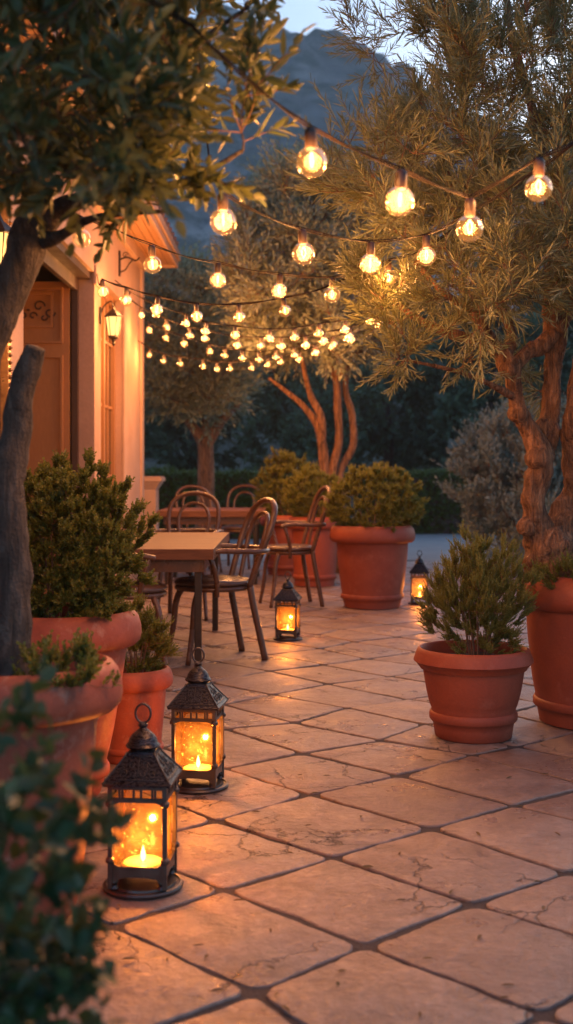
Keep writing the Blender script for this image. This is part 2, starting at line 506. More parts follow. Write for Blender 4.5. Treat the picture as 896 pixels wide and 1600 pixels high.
def slab(cor, seed):
    rr = random.Random(seed)
    c = sum(cor, Vector()) / 4
    gap = rr.uniform(0.007, 0.012)
    pts = []
    n = 4
    for k in range(4):
        p0, p1, p2 = cor[k - 1], cor[k], cor[(k + 1) % 4]
        d1 = (p0 - p1).normalized(); d2 = (p2 - p1).normalized()
        inn = (d1 + d2)
        inn = inn.normalized() * gap * 1.5
        q = p1 + inn
        rad = rr.uniform(0.018, 0.055)
        a = q + d1 * rad; b = q + d2 * rad
        for t in (0, 0.33, 0.67, 1):
            pts.append(a * (1 - t) ** 2 + q * 2 * t * (1 - t) + b * t * t)
        e = cor[(k + 1) % 4]
        L = (e - p1).length
        st = b; en = None
        d1b = (cor[(k + 2) % 4] - e).normalized(); d2b = (p1 - e).normalized()
        qe = e + (d1b + d2b).normalized() * gap * 1.5
        en = qe + d2b * 0.04
        for t in (0.08, 0.16, 0.24, 0.32, 0.4, 0.48, 0.56, 0.64, 0.72, 0.8, 0.88, 0.95):
            pts.append(st.lerp(en, t))
    tx, ty = rr.uniform(-0.006, 0.006), rr.uniform(-0.006, 0.006)
    z0 = rr.uniform(-0.0025, 0.0015)
    out = []
    for p in pts:
        wv = noise.noise(Vector((p.x * 9, p.y * 9, seed * 0.1))) * 0.010 + noise.noise(Vector((p.x * 32, p.y * 32, 3))) * 0.006
        dr = (p - c).normalized()
        out.append(p + dr * wv)
    m = len(out)
    vs = []
    for ins_, zz in ((0.0, -0.012), (0.0, -0.004), (0.002, -0.0010), (0.006, 0.0)):
        for p in out:
            dr = (c - p).normalized()
            q = p + dr * ins_
            vs.append((q.x, q.y, z0 + zz + (q.x - c.x) * tx + (q.y - c.y) * ty))
    fs = []
    for r_ in range(3):
        for k in range(m):
            k2 = (k + 1) % m
            fs.append((r_ * m + k, r_ * m + k2, (r_ + 1) * m + k2, (r_ + 1) * m + k))
    fs.append(tuple(3 * m + k for k in range(m)))
    pv.add(vs, fs)
sid = 0
for i in range(-30, 48):
    for j in range(-42, 26):
        cor = [GV(i, j), GV(i + 1, j), GV(i + 1, j + 1), GV(i, j + 1)]
        c = sum(cor, Vector()) / 4
        if not (-3.0 < c.x < 6.2 and 0.9 < c.y < PAT_Y1 - 0.15): continue
        if abs(c.x) > 1.2 + c.y * 0.36 and c.y > 3: continue
        cor.reverse()
        sid += 1
        slab(cor, sid)
tag(pv.build('patio_paving', M['stone'], smooth=True, angle=50), kind='structure')

# mountain height field
prof = [(-1500, 330), (-700, 200), (-300, 110), (0, 55), (200, 50), (330, 84), (400, 76), (440, 74), (480, 88), (520, 104), (570, 128), (620, 158), (700, 215), (800, 262), (950, 310), (1400, 420), (2400, 560)]
px_, py_ = zip(*prof)
nx, ny = 260, 120
RD = 620.0
xs = np.linspace(-520, 640, nx); ys = np.linspace(230, 980, ny)
V, Q = [], []
for b in range(ny):
    for a in range(nx):
        x, y = xs[a], ys[b]
        pxx = 448 + x * F / RD
        top = CH + (H0 - np.interp(pxx, px_, py_)) * RD / F
        t = min(1, max(0, (y - 240) / (RD - 240))); t2 = t * t * (3 - 2 * t) * 0.55 + t * 0.45
        if y > RD: t2 = 1 - (y - RD) / 700
        q = Vector((x, y, 0))
        f1 = noise.fractal(q * 0.014, 0.75, 2.1, 8)
        rdg = 1 - abs(noise.noise(q * 0.018 + Vector((5, 0, 0)))) * 2
        z = top * t2 + (f1 * 34 + rdg * 12 - 6) * min(1, t * 2) * (0.35 if abs(y - RD) < 40 else 1)
        V.append((x, y, z - 2))
for b in range(ny - 1):
    for a in range(nx - 1):
        i = b * nx + a
        Q.append((i, i + 1, i + nx + 1, i + nx))
mo = qmesh('mountain', V, Q, M['rock'])
mo.data.polygons.foreach_set('use_smooth', [True] * len(Q))
tag(mo, kind='structure')
# lower wooded foothills
V, Q = [], []
nx, ny = 120, 50
xs = np.linspace(-160, 220, nx); ys = np.linspace(48, 250, ny)
for b in range(ny):
    for a in range(nx):
        x, y = xs[a], ys[b]
        q = Vector((x, y, 3))
        z = (y - 48) * 0.085 + noise.fractal(q * 0.03, 0.9, 2.1, 4) * 4 * min(1, (y - 48) / 60) + noise.noise(q * 0.3) * 0.7
        V.append((x, y, z - 0.3))
for b in range(ny - 1):
    for a in range(nx - 1):
        i = b * nx + a
        Q.append((i, i + 1, i + nx + 1, i + nx))
ho = qmesh('hill', V, Q, M['hill'])
ho.data.polygons.foreach_set('use_smooth', [True] * len(Q))
tag(ho, kind='structure')

# ------------------------------------------------------------------ foliage engine
def nrm(a): return a / np.maximum(1e-9, np.linalg.norm(a, axis=-1, keepdims=True))

def leaves_mesh(Pn, D, N, ll, lw, simple=False, fold=0.15, droop=0.12):
    """one lens-shaped leaf per row: 6 vertices, two quads (simple: 4 vertices, one quad)"""
    S = nrm(np.cross(D, N)); N2 = np.cross(S, D)
    ll = ll[:, None]; lw = lw[:, None]
    base = Pn; tip = Pn + D * ll - N2 * ll * droop
    k = len(Pn)
    if simple:
        m = Pn + D * ll * 0.45 + N2 * ll * 0.03
        V = np.stack([base, m + S * lw / 2, tip, m - S * lw / 2], 1).reshape(-1, 3)
        Q = np.arange(k)[:, None] * 4 + np.array([[0, 1, 2, 3]])
        return V, Q
    a = Pn + D * ll * 0.30; b = Pn + D * ll * 0.68 - N2 * ll * droop * 0.45
    up = N2 * lw * fold
    V = np.stack([base, a + S * lw / 2 + up, b + S * lw * 0.42 + up, tip, b - S * lw * 0.42 + up, a - S * lw / 2 + up], 1).reshape(-1, 3)
    i = np.arange(k)[:, None] * 6
    Q = np.concatenate([i + np.array([[0, 1, 2, 3]]), i + np.array([[0, 3, 4, 5]])], 0)
    return V, Q

def spray_set(O, D, L, n, ll, lw, spread=(55, 15), curl=0.25, up=0.3, twig=0.0012, simple=False, rnd=None, whorl=1, tipleaf=True, t0=0.12):
    rnd = rnd or rng
    K = len(O)
    D = nrm(D)
    C = nrm(rnd.normal(size=(K, 3)) + np.array([0, 0, up * 2])) * curl
    U = nrm(np.cross(D, nrm(rnd.normal(size=(K, 3)))))
    W = np.cross(D, U)
    LL = L[:, None]
    Vs, Qs, off = [], [], 0
    for k in range(n):
        t = t0 + (1 - t0) * (k + 0.5) / n
        pos = O + D * LL * t + C * LL * t * t
        T = nrm(D + 2 * C * t)
        for wq in range(whorl):
            ph = k * 2.4 + wq * 2 * PI / whorl + rnd.normal(size=(K, 1)) * 0.5
            S = nrm(U * np.cos(ph) + W * np.sin(ph))
            a = np.radians(spread[0] + (spread[1] - spread[0]) * t + rnd.normal(size=(K, 1)) * 9)
            LD = nrm(T * np.cos(a) + S * np.sin(a))
            N = nrm(T - LD * (T * LD).sum(1, keepdims=True) + rnd.normal(size=(K, 3)) * 0.35)
            l_ = ll * (0.75 + 0.5 * rnd.random(K)) * (0.65 + 0.5 * math.sin(PI * min(1, t + 0.1)))
            V, Q = leaves_mesh(pos, LD, N, l_, np.full(K, lw) * (0.8 + 0.4 * rnd.random(K)), simple)
            Vs.append(V); Qs.append(Q + off); off += len(V)
    # twig: 3-sided tapering
    rings = []
    for t in (0, 0.35, 0.7, 1.0):
        pos = O + D * LL * t + C * LL * t * t
        r = twig * (1 - 0.75 * t)
        for a in (0, 2.094, 4.189):
            rings.append(pos + (U * math.cos(a) + W * math.sin(a)) * r)
    TV = np.stack(rings, 1).reshape(-1, 3)
    i = np.arange(K)[:, None] * 12
    TQ = []
    for s_ in range(3):
        for a in range(3):
            b = (a + 1) % 3
            TQ.append(i + np.array([[s_ * 3 + a, s_ * 3 + b, s_ * 3 + 3 + b, s_ * 3 + 3 + a]]))
    return np.concatenate(Vs), np.concatenate(Qs), TV, np.concatenate(TQ)

def in_poly(x, y, poly):
    c = False
    n = len(poly)
    for i in range(n):
        x1, y1 = poly[i]; x2, y2 = poly[i - 1]
        if (y1 > y) != (y2 > y) and x < (x2 - x1) * (y - y1) / (y2 - y1) + x1: c = not c
    return c

def sample_poly(poly, n, dc, dr, rr, mind=0.0):
    xs = [p[0] for p in poly]; ys = [p[1] for p in poly]
    out = []
    tries = 0
    while len(out) < n and tries < n * 60:
        tries += 1
        x, y = rr.uniform(min(xs), max(xs)), rr.uniform(min(ys), max(ys))
        if not in_poly(x, y, poly): continue
        d = dc + dr * max(-1, min(1, rr.gauss(0, 0.55)))
        p = P(x, y, d)
        if mind and any((p - q).length < mind for q in out): continue
        out.append(p)
    return out

def grow(mb, nodes, targets, rr, step=0.08, r_tip=0.003, wig=0.12, rk=0.02, sides=5, rmax=0.6, sag=0.0):
    """nodes: list of (pos, radius). Grows a curved branch from the nearest node to each target; returns new nodes with directions."""
    new = []
    pos = np.array([list(p) for p, r in nodes]); rad = [r for p, r in nodes]
    root = Vector(nodes[0][0])
    cen = Vector(pos.mean(0))
    targets = sorted(targets, key=lambda t: np.min(np.linalg.norm(pos[:len(nodes)] - np.array(t), axis=1)))
    for t in targets:
        dd = np.linalg.norm(pos - np.array(t), axis=1)
        # prefer nodes lower than the target
        dd = dd + np.maximum(0, pos[:, 2] - t.z) * 0.6
        i = int(np.argmin(dd))
        a = Vector(pos[i]); Ld = (t - a).length
        if Ld < step * 0.7: continue
        m = max(3, int(Ld / step))
        r0 = min(rad[i] * rmax, rk * (Ld ** 0.8) + r_tip)
        perp = Vector((rr.gauss(0, 1), rr.gauss(0, 1), rr.gauss(0, 1) - sag * 3))
        dirn = (t - a).normalized(); perp -= dirn * perp.dot(dirn)
        pts, rs = [], []
        for k in range(m + 1):
            s = k / m
            q = a.lerp(t, s) + perp * (math.sin(PI * s) * Ld * wig * 0.5)
            if 0 < k < m: q += Vector((rr.gauss(0, 1), rr.gauss(0, 1), rr.gauss(0, 1))) * Ld * 0.015
            pts.append(q); rs.append(r0 * (1 - s) + r_tip * s)
        mb.tube(pts, rs, sides)
        add = []
        for k in range(1, m + 1):
            dv = (pts[k] - pts[k - 1]).normalized()
            add.append(list(pts[k])); rad.append(rs[k])
            new.append((pts[k], dv, k / m))
        pos = np.vstack([pos, np.array(add)])
    return new

def spawn(new, n, rr, outc, out=0.5, up=0.4, along=0.6, rand=0.5, smin=0.3):
    cand = [c for c in new if c[2] >= smin]
    O, D = [], []
    for _ in range(n):
        p, dv, s = rr.choice(cand)
        o = (p - outc)
        o = o.normalized() if o.length > 1e-6 else Vector((0, 0, 1))
        d = dv * along + o * out + Vector((0, 0, up)) + Vector((rr.gauss(0, 1), rr.gauss(0, 1), rr.gauss(0, 1))) * rand
        O.append(list(p)); D.append(list(d.normalized()))
    return np.array(O), np.array(D)

def make_tree(name, label, cat, base, trunks, poly, dc, dr, nt, ns, SL, n, ll, lw, leafmat, barkmat, seed, group=None,
              mind=0.0, amp=0.25, sides=14, spawn_kw=None, spray_kw=None, grow_kw=None, extra=None, sub=6, twig=0.0015, fr=9, knots=()):
    rr = random.Random(seed)
    rn = np.random.default_rng(seed)
    t = thing(name, label, cat, base, group=group)
    tb = MB(); nodes = []
    for tr in trunks:
        pts = [P(p[0], p[1], p[2]) for p in tr]
        cp = catmull([(*q,) for q in pts], sub)
        rs = []
        for i in range(len(tr) - 1):
            for k in range(sub):
                s = k / sub
                rs.append((tr[i][3] * (1 - s) + tr[i + 1][3] * s) * (tr[i][2]) / F)
        rs.append(tr[-1][3] * tr[-1][2] / F)
        tb.tube(cp, rs, sides, amp=amp, fr=fr)
        nodes += list(zip(cp, rs))
    for (x, y, d, r) in knots:
        c = P(x, y, d); rr_ = r * d / F
        pr = [(rr_ * math.sin(PI * k / 8), -rr_ * math.cos(PI * k / 8)) for k in range(1, 8)]
        tb.lathe(pr, 14, c, amp=0.5)
    br = tb
    targets = sample_poly(poly, nt, dc, dr, rr, mind) + (extra or [])
    use = [q for q in nodes if q[0].z > min(x.z for x in targets) - 0.6] or nodes
    new = grow(br, use, targets, rr, **(grow_kw or {}))
    br.build('trunk', barkmat, t, smooth=True, world=True)
    cen = sum(targets, Vector()) / len(targets)
    O, D = spawn(new, ns, rr, cen, **(spawn_kw or {}))
    L = SL * (0.6 + 0.8 * rn.random(len(O)))
    V, Q, TV, TQ = spray_set(O, D, L, n, ll, lw, rnd=rn, twig=twig, **(spray_kw or {}))
    qmesh('crown', V, Q, leafmat, t, off=base)
    qmesh('twigs', TV, TQ, M['twig'], t, off=base)
    return t, new

# ------------------------------------------------------------------ terracotta pots
def pot(label, loc, rr, rb, h, rim_h, band=None, style=0, mat=None, rz=0.0, body=None, bf=0.17):
    mat = mat or M['terracotta']
    t = thing('terracotta_pot', label, 'plant pot', loc, rz, group='terracotta pots on the patio')
    rbd = body or rr * 0.84
    zr = h - rim_h
    ins = rr - rim_h * 0.42
    wall = []
    bz = h * bf
    foot = [(rb * 0.96, 0.0), (rb, 0.006)]
    if band:
        k0 = rb + (rbd - rb) * 0.16
        foot += [(k0 * 0.985, bz * 0.40), (k0, bz * 0.55)]
        wall = foot + [(k0 + 0.006, bz * 0.60), (k0 + 0.010, bz * 0.66)]
    else:
        wall = foot
    bot = bz if band else 0.006
    r_start = rb + (rbd - rb) * (0.22 if band else 0)
    for s in np.linspace(0.02, 1, 9):
        rr_ = r_start + (rbd - r_start) * (s ** (0.62 if style else 0.85))
        wall.append((rr_, bot + 0.006 + (zr + 0.012 - bot) * s))
    # inner wall
    inner = [(ins + 0.001, zr + 0.02), (ins * 0.97, zr - 0.02), (ins * 0.9, h * 0.55), (0.02, h * 0.5)]
    mb = MB(); mb.lathe(wall, 56, amp=0.012)
    mb.build('pot_body', mat, t, smooth=True, angle=45)
    # rolled rim
    q = rim_h
    pr = [(rbd - 0.004, zr + 0.004), (rbd + 0.01, zr - 0.004), (rr - q * 0.16, zr - 0.004 + q * 0.03), (rr - q * 0.04, zr + q * 0.12), (rr, zr + q * 0.30),
          (rr - q * 0.02, zr + q * 0.55), (rr - q * 0.10, zr + q * 0.80), (rr - q * 0.22, zr + q * 0.95), (rr - q * 0.34, zr + q), (ins + 0.008, zr + q * 0.985), (ins, zr + q * 0.93), (ins - 0.004, zr + q * 0.5), (ins - 0.01, zr - 0.03)]
    if style == 2:
        pr = [(rbd - 0.004, zr + 0.004), (rbd + 0.008, zr - 0.004), (rbd + 0.014, zr + 0.006), (rr - 0.012, zr + q * 0.22), (rr, zr + q * 0.34), (rr - 0.002, zr + q * 0.44), (rr - q * 0.16, zr + q * 0.82), (rr - q * 0.24, zr + q * 0.96),
              (rr - q * 0.34, zr + q), (ins + 0.006, zr + q * 0.99), (ins, zr + q * 0.92), (ins - 0.004, zr + q * 0.5), (ins - 0.01, zr - 0.03)]
    mb = MB(); mb.lathe(pr, 56, amp=0.010, cap=False)
    mb.build('rim', mat, t, smooth=True, angle=60)
    if band:
        mb = MB()
        w_ = 0.012 * (rr / 0.25) ** 0.5
        r1 = r_start
        mb.lathe([(r1 - 0.01, bz * 0.62), (r1 + w_ * 0.5, bz * 0.63), (r1 + w_, bz * 0.70), (r1 + w_, bz * 0.90), (r1 + w_ * 0.6, bz * 0.99), (r1 - 0.01, bz * 1.03)], 56, amp=0.01, cap=False)
        mb.build('base_band', mat, t, smooth=True, angle=50)
    so_ = MB()
    nn, vs, fs = 24, [(0, 0, h - rim_h * 0.55)], []
    for ri in range(1, 7):
        for k in range(nn):
            a = 2 * PI * k / nn
            r_ = (ins - 0.003) * ri / 6
            z = h - rim_h * 0.6 + (noise.noise(Vector((r_ * math.cos(a) * 20 + loc[0], r_ * math.sin(a) * 20, 1))) * 0.012 if ri < 6 else -0.006)
            vs.append((r_ * math.cos(a), r_ * math.sin(a), z))
    for k in range(nn): fs.append((0, 1 + k, 1 + (k + 1) % nn))
    for ri in range(5):
        for k in range(nn):
            k2 = (k + 1) % nn
            fs.append((1 + ri * nn + k, 1 + (ri + 1) * nn + k, 1 + (ri + 1) * nn + k2, 1 + ri * nn + k2))
    so_.add(vs, fs)
    so_.build('soil', M['soil'], t, smooth=True)
    return t, h - rim_h * 0.58

def pg(px, d): return Vector(((px - 448) * d / F, d, 0))
pA, zA = pot('large terracotta pot at the left edge holding the cut olive trunk', pg(20, 3.15), 0.285, 0.16, 0.655, 0.125, mat=M['terracotta_worn'], style=1, body=0.222)
pB, zB = pot('tall tapered terracotta pot behind the front left pot, under the big green shrub', pg(97, 4.3), 0.282, 0.135, 0.655, 0.12, band=True, mat=M['terracotta_worn'], body=0.235)
pC, zC = pot('small terracotta pot tucked between the tall left pot and the lantern', pg(205, 4.83), 0.168, 0.115, 0.365, 0.075, band=True, mat=M['terracotta_worn'])
pD, zD = pot('squat terracotta pot with wide collar rim holding the wispy shrub on the right', pg(740, 5.24), 0.258, 0.165, 0.385, 0.085, band=True, style=2, body=0.222, bf=0.30)
pE, zE = pot('biggest terracotta pot, cut by the right edge, holding the twisted olive tree', pg(937, 5.55), 0.375, 0.27, 0.68, 0.15, band=True, style=1, body=0.335)
pF, zF = pot('terracotta pot with the dome of boxwood in the middle of the patio', pg(582, 10.2), 0.362, 0.235, 0.69, 0.14, band=True, style=1, body=0.305)
pG, zG = pot('terracotta pot half hidden behind the boxwood pot and the far armchair', pg(492, 12.1), 0.275, 0.20, 0.69, 0.12, band=True, style=1)
pH, zH = pot('farthest terracotta pot, behind the back of the far armchair', pg(450, 13.4), 0.31, 0.22, 0.66, 0.12, band=True, style=1)

# ------------------------------------------------------------------ floor lanterns
def lantern(loc, rz, s, label, dents=0):
    t = thing('lantern', label, 'lantern', loc, rz, group='candle lanterns on the patio')
    t.scale = (s, s, s)
    mm = M['lantern_metal']
    b = MB(); b.lathe([(0.098, 0.0), (0.107, 0.003), (0.109, 0.009), (0.106, 0.014), (0.100, 0.016), (0.097, 0.013), (0.090, 0.013), (0.088, 0.019), (0.0001, 0.019)], 48, cap=False)
    b.add([(0.098 * math.cos(2 * PI * k / 48), 0.098 * math.sin(2 * PI * k / 48), 0) for k in range(48)], [tuple(range(48))[::-1]])
    b.build('base', mm, t, smooth=True, angle=40)
    hw = 0.073
    # tray on stub feet
    b = MB()
    b.bx(-hw + 0.004, hw - 0.004, -hw + 0.004, hw - 0.004, 0.048, 0.054)
    for (cx, cy) in ((1, 1), (1, -1), (-1, 1), (-1, -1)):
        b.lathe([(0.012, 0.0185), (0.008, 0.026), (0.012, 0.036), (0.010, 0.046)], 10, (cx * (hw - 0.008), cy * (hw - 0.008), 0))
    for q in range(4):
        Mr = Matrix.Rotation(q * PI / 2, 4, 'Z')
        # lower rail with arched apron and corner scallops (an outline with thickness)
        zt, zb = 0.078, 0.046
        out = [(-hw, zb - 0.010), (-hw + 0.012, zb - 0.012), (-hw + 0.022, zb), (-0.028, zb + 0.003), (0, zb + 0.008), (0.028, zb + 0.003), (hw - 0.022, zb), (hw - 0.012, zb - 0.012), (hw, zb - 0.010),
               (hw, zt + 0.016), (hw - 0.008, zt + 0.016), (hw - 0.012, zt + 0.005), (hw - 0.024, zt), (-hw + 0.024, zt), (-hw + 0.012, zt + 0.005), (-hw + 0.008, zt + 0.016), (-hw, zt + 0.016)]
        n = len(out)
        vs = [Mr @ Vector((x, -hw - 0.003, z)) for x, z in out] + [Mr @ Vector((x, -hw + 0.004, z)) for x, z in out]
        b.add(vs, [tuple(range(n)), tuple(range(2 * n - 1, n - 1, -1))] + [(k, k + n, (k + 1) % n + n, (k + 1) % n) for k in range(n)])
    b.build('tray', mm, t)
    for (cx, cy) in ((1, 1), (1, -1), (-1, 1), (-1, -1)):
        b = MB(); b.box((cx * hw, cy * hw, 0.157), (0.0125, 0.0125, 0.276))
        b.lathe([(0.008, 0.0), (0.012, 0.004), (0.012, 0.012), (0.007, 0.018)], 10, (cx * (hw + 0.001), cy * (hw + 0.001), 0.086))
        b.lathe([(0.007, 0.0), (0.012, 0.004), (0.012, 0.012), (0.007, 0.018)], 10, (cx * (hw + 0.001), cy * (hw + 0.001), 0.236))
        b.build('post', mm, t, bevel=0.001)
    # pierced upper rail
    b = MB()
    for q in range(4):
        Mr = Matrix.Rotation(q * PI / 2, 4, 'Z')
        z0 = 0.248
        out = [(-hw, z0 - 0.014), (-hw + 0.009, z0 - 0.014), (-hw + 0.013, z0 - 0.004), (-hw + 0.025, z0), (hw - 0.025, z0), (hw - 0.013, z0 - 0.004), (hw - 0.009, z0 - 0.014), (hw, z0 - 0.014), (hw, z0 + 0.012), (-hw, z0 + 0.012)]
        n = len(out)
        vs = [Mr @ Vector((x, -hw - 0.003, z)) for x, z in out] + [Mr @ Vector((x, -hw + 0.004, z)) for x, z in out]
        b.add(vs, [tuple(range(n)), tuple(range(2 * n - 1, n - 1, -1))] + [(k, k + n, (k + 1) % n + n, (k + 1) % n) for k in range(n)])
        c = Mr @ Vector((0, -hw, 0.288)); b.box(c, (2 * hw, 0.007, 0.012), q * PI / 2)
        for xx in (-0.048, -0.040, -0.010, 0.010, 0.040, 0.048):
            c = Mr @ Vector((xx, -hw, 0.271)); b.box(c, (0.006, 0.006, 0.024), q * PI / 2)
    b.build('pierced_rail', mm, t)
    for q in range(4):
        Mr = Matrix.Rotation(q * PI / 2, 4, 'Z')
        b = MB(); c = Mr @ Vector((0, -hw + 0.008, 0.166)); b.box(c, (2 * hw - 0.016, 0.0022, 0.19), q * PI / 2)
        b.build('glass_pane', M['lantern_glass'], t)
    # roof: flared four-sided pyramid with eave plate
    b = MB()
    rows = [(0.090, 0.292), (0.091, 0.299), (0.086, 0.304), (0.070, 0.324), (0.054, 0.344), (0.041, 0.362), (0.036, 0.372)]
    N_ = 8
    vs, fs = [], []
    for (hh, z) in rows:
        for q in range(4):
            for k in range(N_):
                u = -1 + 2 * k / N_
                p = Vector((u * hh, -hh, z)); p = Matrix.Rotation(q * PI / 2, 4, 'Z') @ p
                vs.append(p)
    m = 4 * N_
    for i in range(len(rows) - 1):
        for k in range(m):
            k2 = (k + 1) % m
            fs.append((i * m + k, i * m + k2, (i + 1) * m + k2, (i + 1) * m + k))
    fs.append(tuple(range(m))[::-1]); fs.append(tuple((len(rows) - 1) * m + k for k in range(m)))
    b.add(vs, fs)
    ro = b.build('roof', M['lantern_roof'], t)
    # hip ridges and scrolls embossed on each face
    b = MB()
    for q in range(4):
        Mr = Matrix.Rotation(q * PI / 2, 4, 'Z')
        b.tube([Mr @ Vector((-h_ - 0.0005, -h_ - 0.0005, z + 0.0005)) for h_, z in rows[1:]], 0.0028, 6)
        def face(u, v):   # u across, v 0..1 up the face
            hh = np.interp(v, [0, 0.27, 0.56, 0.85, 1], [0.086, 0.070, 0.054, 0.041, 0.036])
            zz = np.interp(v, [0, 0.27, 0.56, 0.85, 1], [0.304, 0.324, 0.344, 0.362, 0.372])
            return Mr @ Vector((u * hh, -hh - 0.001, zz + 0.001))
        b.tube([face(u, 0.07) for u in np.linspace(-0.86, 0.86, 9)], 0.0016, 5)
        b.tube([face(u, 0.86) for u in np.linspace(-0.8, 0.8, 5)], 0.0014, 5)
        for sx in (-1, 1):
            for (cu, cv, ru) in ((0.55, 0.24, 0.17), (0.20, 0.26, 0.15), (0.34, 0.52, 0.17)):
                pts = []
                for k in range(15):
                    a = k / 14 * PI * 3.0
                    r_ = 1 - k / 18
                    pts.append(face(sx * (cu + ru * r_ * math.cos(a)), cv + ru * 0.95 * r_ * math.sin(a)))
                b.tube(pts, 0.0014, 5)
        b.tube([face(0, v) for v in (0.1, 0.4, 0.7, 0.85)], 0.0014, 5)
    b.build('scrollwork', mm, ro, smooth=True)
    b = MB(); b.lathe([(0.030, 0.366), (0.031, 0.374), (0.045, 0.380), (0.047, 0.385), (0.043, 0.390), (0.040, 0.394), (0.037, 0.404), (0.030, 0.414), (0.020, 0.422), (0.012, 0.428), (0.009, 0.432), (0.013, 0.437), (0.013, 0.442), (0.006, 0.446)], 28)
    b.build('dome_cap', M['lantern_roof'], t, smooth=True, angle=50)
    b = MB(); b.tube([(0.021 * math.sin(2 * PI * k / 28), 0, 0.470 + 0.025 * math.cos(2 * PI * k / 28)) for k in range(28)], 0.0032, 8, closed=True)
    b.build('carrying_ring', mm, t, smooth=True)
    b = MB(); b.lathe([(0.052, 0.0545), (0.057, 0.060), (0.056, 0.068), (0.050, 0.072), (0.0001, 0.070)], 28, cap=False)
    cd = b.build('candle', M['wax'], t, smooth=True)
    b = MB(); b.lathe([(0.0008, 0.069), (0.0055, 0.076), (0.0075, 0.084), (0.006, 0.094), (0.0032, 0.104), (0.0005, 0.114)], 12)
    fl = b.build('flame', M['flame'], cd, smooth=True)
    for (x, y, z) in ((-0.026, 0.02, 0.07), (0.022, 0.026, 0.07)):
        pass
    pl = bpy.data.lights.new('candle_light', 'POINT')
    pl.energy = CANDLE_W * s * s; pl.color = FLAME_C; pl.shadow_soft_size = 0.008
    lo = bpy.data.objects.new('candle_light', pl); sc.collection.objects.link(lo)
    lo.parent = t; lo.location = (0, 0, 0.15)
    return t
lantern(G(224, 1386), R(-5), 1.02, 'nearest black metal candle lantern, beside the blurred leaves at the lower left')
lantern(G(310, 1230), R(-8), 1.02, 'black metal candle lantern behind the nearest one, in front of the small left pot')
lantern(G(450, 999), R(-10), 0.93, 'candle lantern alone on the stones beside the front armchair legs')
lantern(G(656, 944), R(-8), 0.93, 'candle lantern farthest back, between the boxwood pot and the wispy shrub')

# ------------------------------------------------------------------ string lights
def bulb_meshes():
    b = MB(); b.lathe([(0.004, 0.0), (0.008, -0.001), (0.0125, -0.006), (0.0135, -0.012), (0.0135, -0.038), (0.0125, -0.040), (0.0125, -0.043), (0.0115, -0.046)], 16)
    s_ = b.mesh('socket', M['socket'], True)
    r = 0.033; cz = -0.040 - 0.033
    pr = [(0.0105, -0.044)]
    for k in range(3, 24):
        a = PI * k / 24
        pr.append((r * math.sin(a), cz + r * math.cos(a)))
    pr.append((0.0006, cz - r))
    b = MB(); b.lathe(pr, 28, cap=False)
    g_ = b.mesh('glass_globe', M['bulb_glass'], True)
    b = MB()
    b.tube(catmull([(0, 0, -0.052), (0.004, 0, -0.060), (0.0055, 0, -0.074), (0.0, 0.001, -0.086), (-0.0055, 0, -0.074), (-0.004, 0, -0.060), (0, 0, -0.052)], 4), 0.0021, 6)
    f_ = b.mesh('filament', M['filament'], True)
    return s_, g_, f_
SM, GM, FM = bulb_meshes()

def string(label, pts, power=1.0, sag=0.02, loops=True, hook=None):
    """pts: (px, py, d, is_bulb); (px, py) is where the cord carries the socket"""
    w3 = [P(a, b, d) for a, b, d, q in pts]
    t = thing('string_lights', label, 'string lights', w3[0], group='festoon strings above the patio')
    path = []
    for i in range(len(w3) - 1):
        a, b = w3[i], w3[i + 1]
        Ld = (b - a).length
        for k in range(8):
            s = k / 8
            path.append(a.lerp(b, s) - Vector((0, 0, math.sin(PI * s) * Ld * sag)))
    path.append(w3[-1])
    mb = MB()
    m = len(path)
    for ph in (0, PI):
        q = [p + Vector((0, math.cos(i * 0.35 + ph) * 0.0035, math.sin(i * 0.35 + ph) * 0.0035)) for i, p in enumerate(path)]
        mb.tube(q, 0.0022 if w3[0].y < 8 else 0.0036, 6)
    mb.build('cord', M['cord'], t, smooth=True, world=True)
    rr = random.Random(len(pts) * 13 + int(pts[0][0]))
    for (a, b, d, q), wp in zip(pts, w3):
        if not q: continue
        if q is True: q = 1.0
        e = bpy.data.objects.new('bulb', SM); sc.collection.objects.link(e)
        e.name = 'bulb'
        e.parent = t
        e.location = wp - w3[0] + Vector((0, 0, -0.002))
        e.rotation_euler = (rr.uniform(-0.12, 0.12), rr.uniform(-0.12, 0.12), rr.uniform(0, 6.28))
        e.scale = (q, q, q)
        for nm, me in (('glass_globe', GM), ('filament', FM)):
            c = bpy.data.objects.new(nm, me); sc.collection.objects.link(c); c.parent = e
        pl = bpy.data.lights.new('bulb_light', 'POINT')
        pl.energy = BULB_W * power * (1.2 if w3[0].y < 4.5 else 1.0) * rr.uniform(0.85, 1.15); pl.color = BULB_C; pl.shadow_soft_size = 0.03
        lo = bpy.data.objects.new('bulb_light', pl); sc.collection.objects.link(lo)
        lo.parent = t; lo.location = wp - w3[0] + Vector((0, 0, -0.075 * q))
    return t

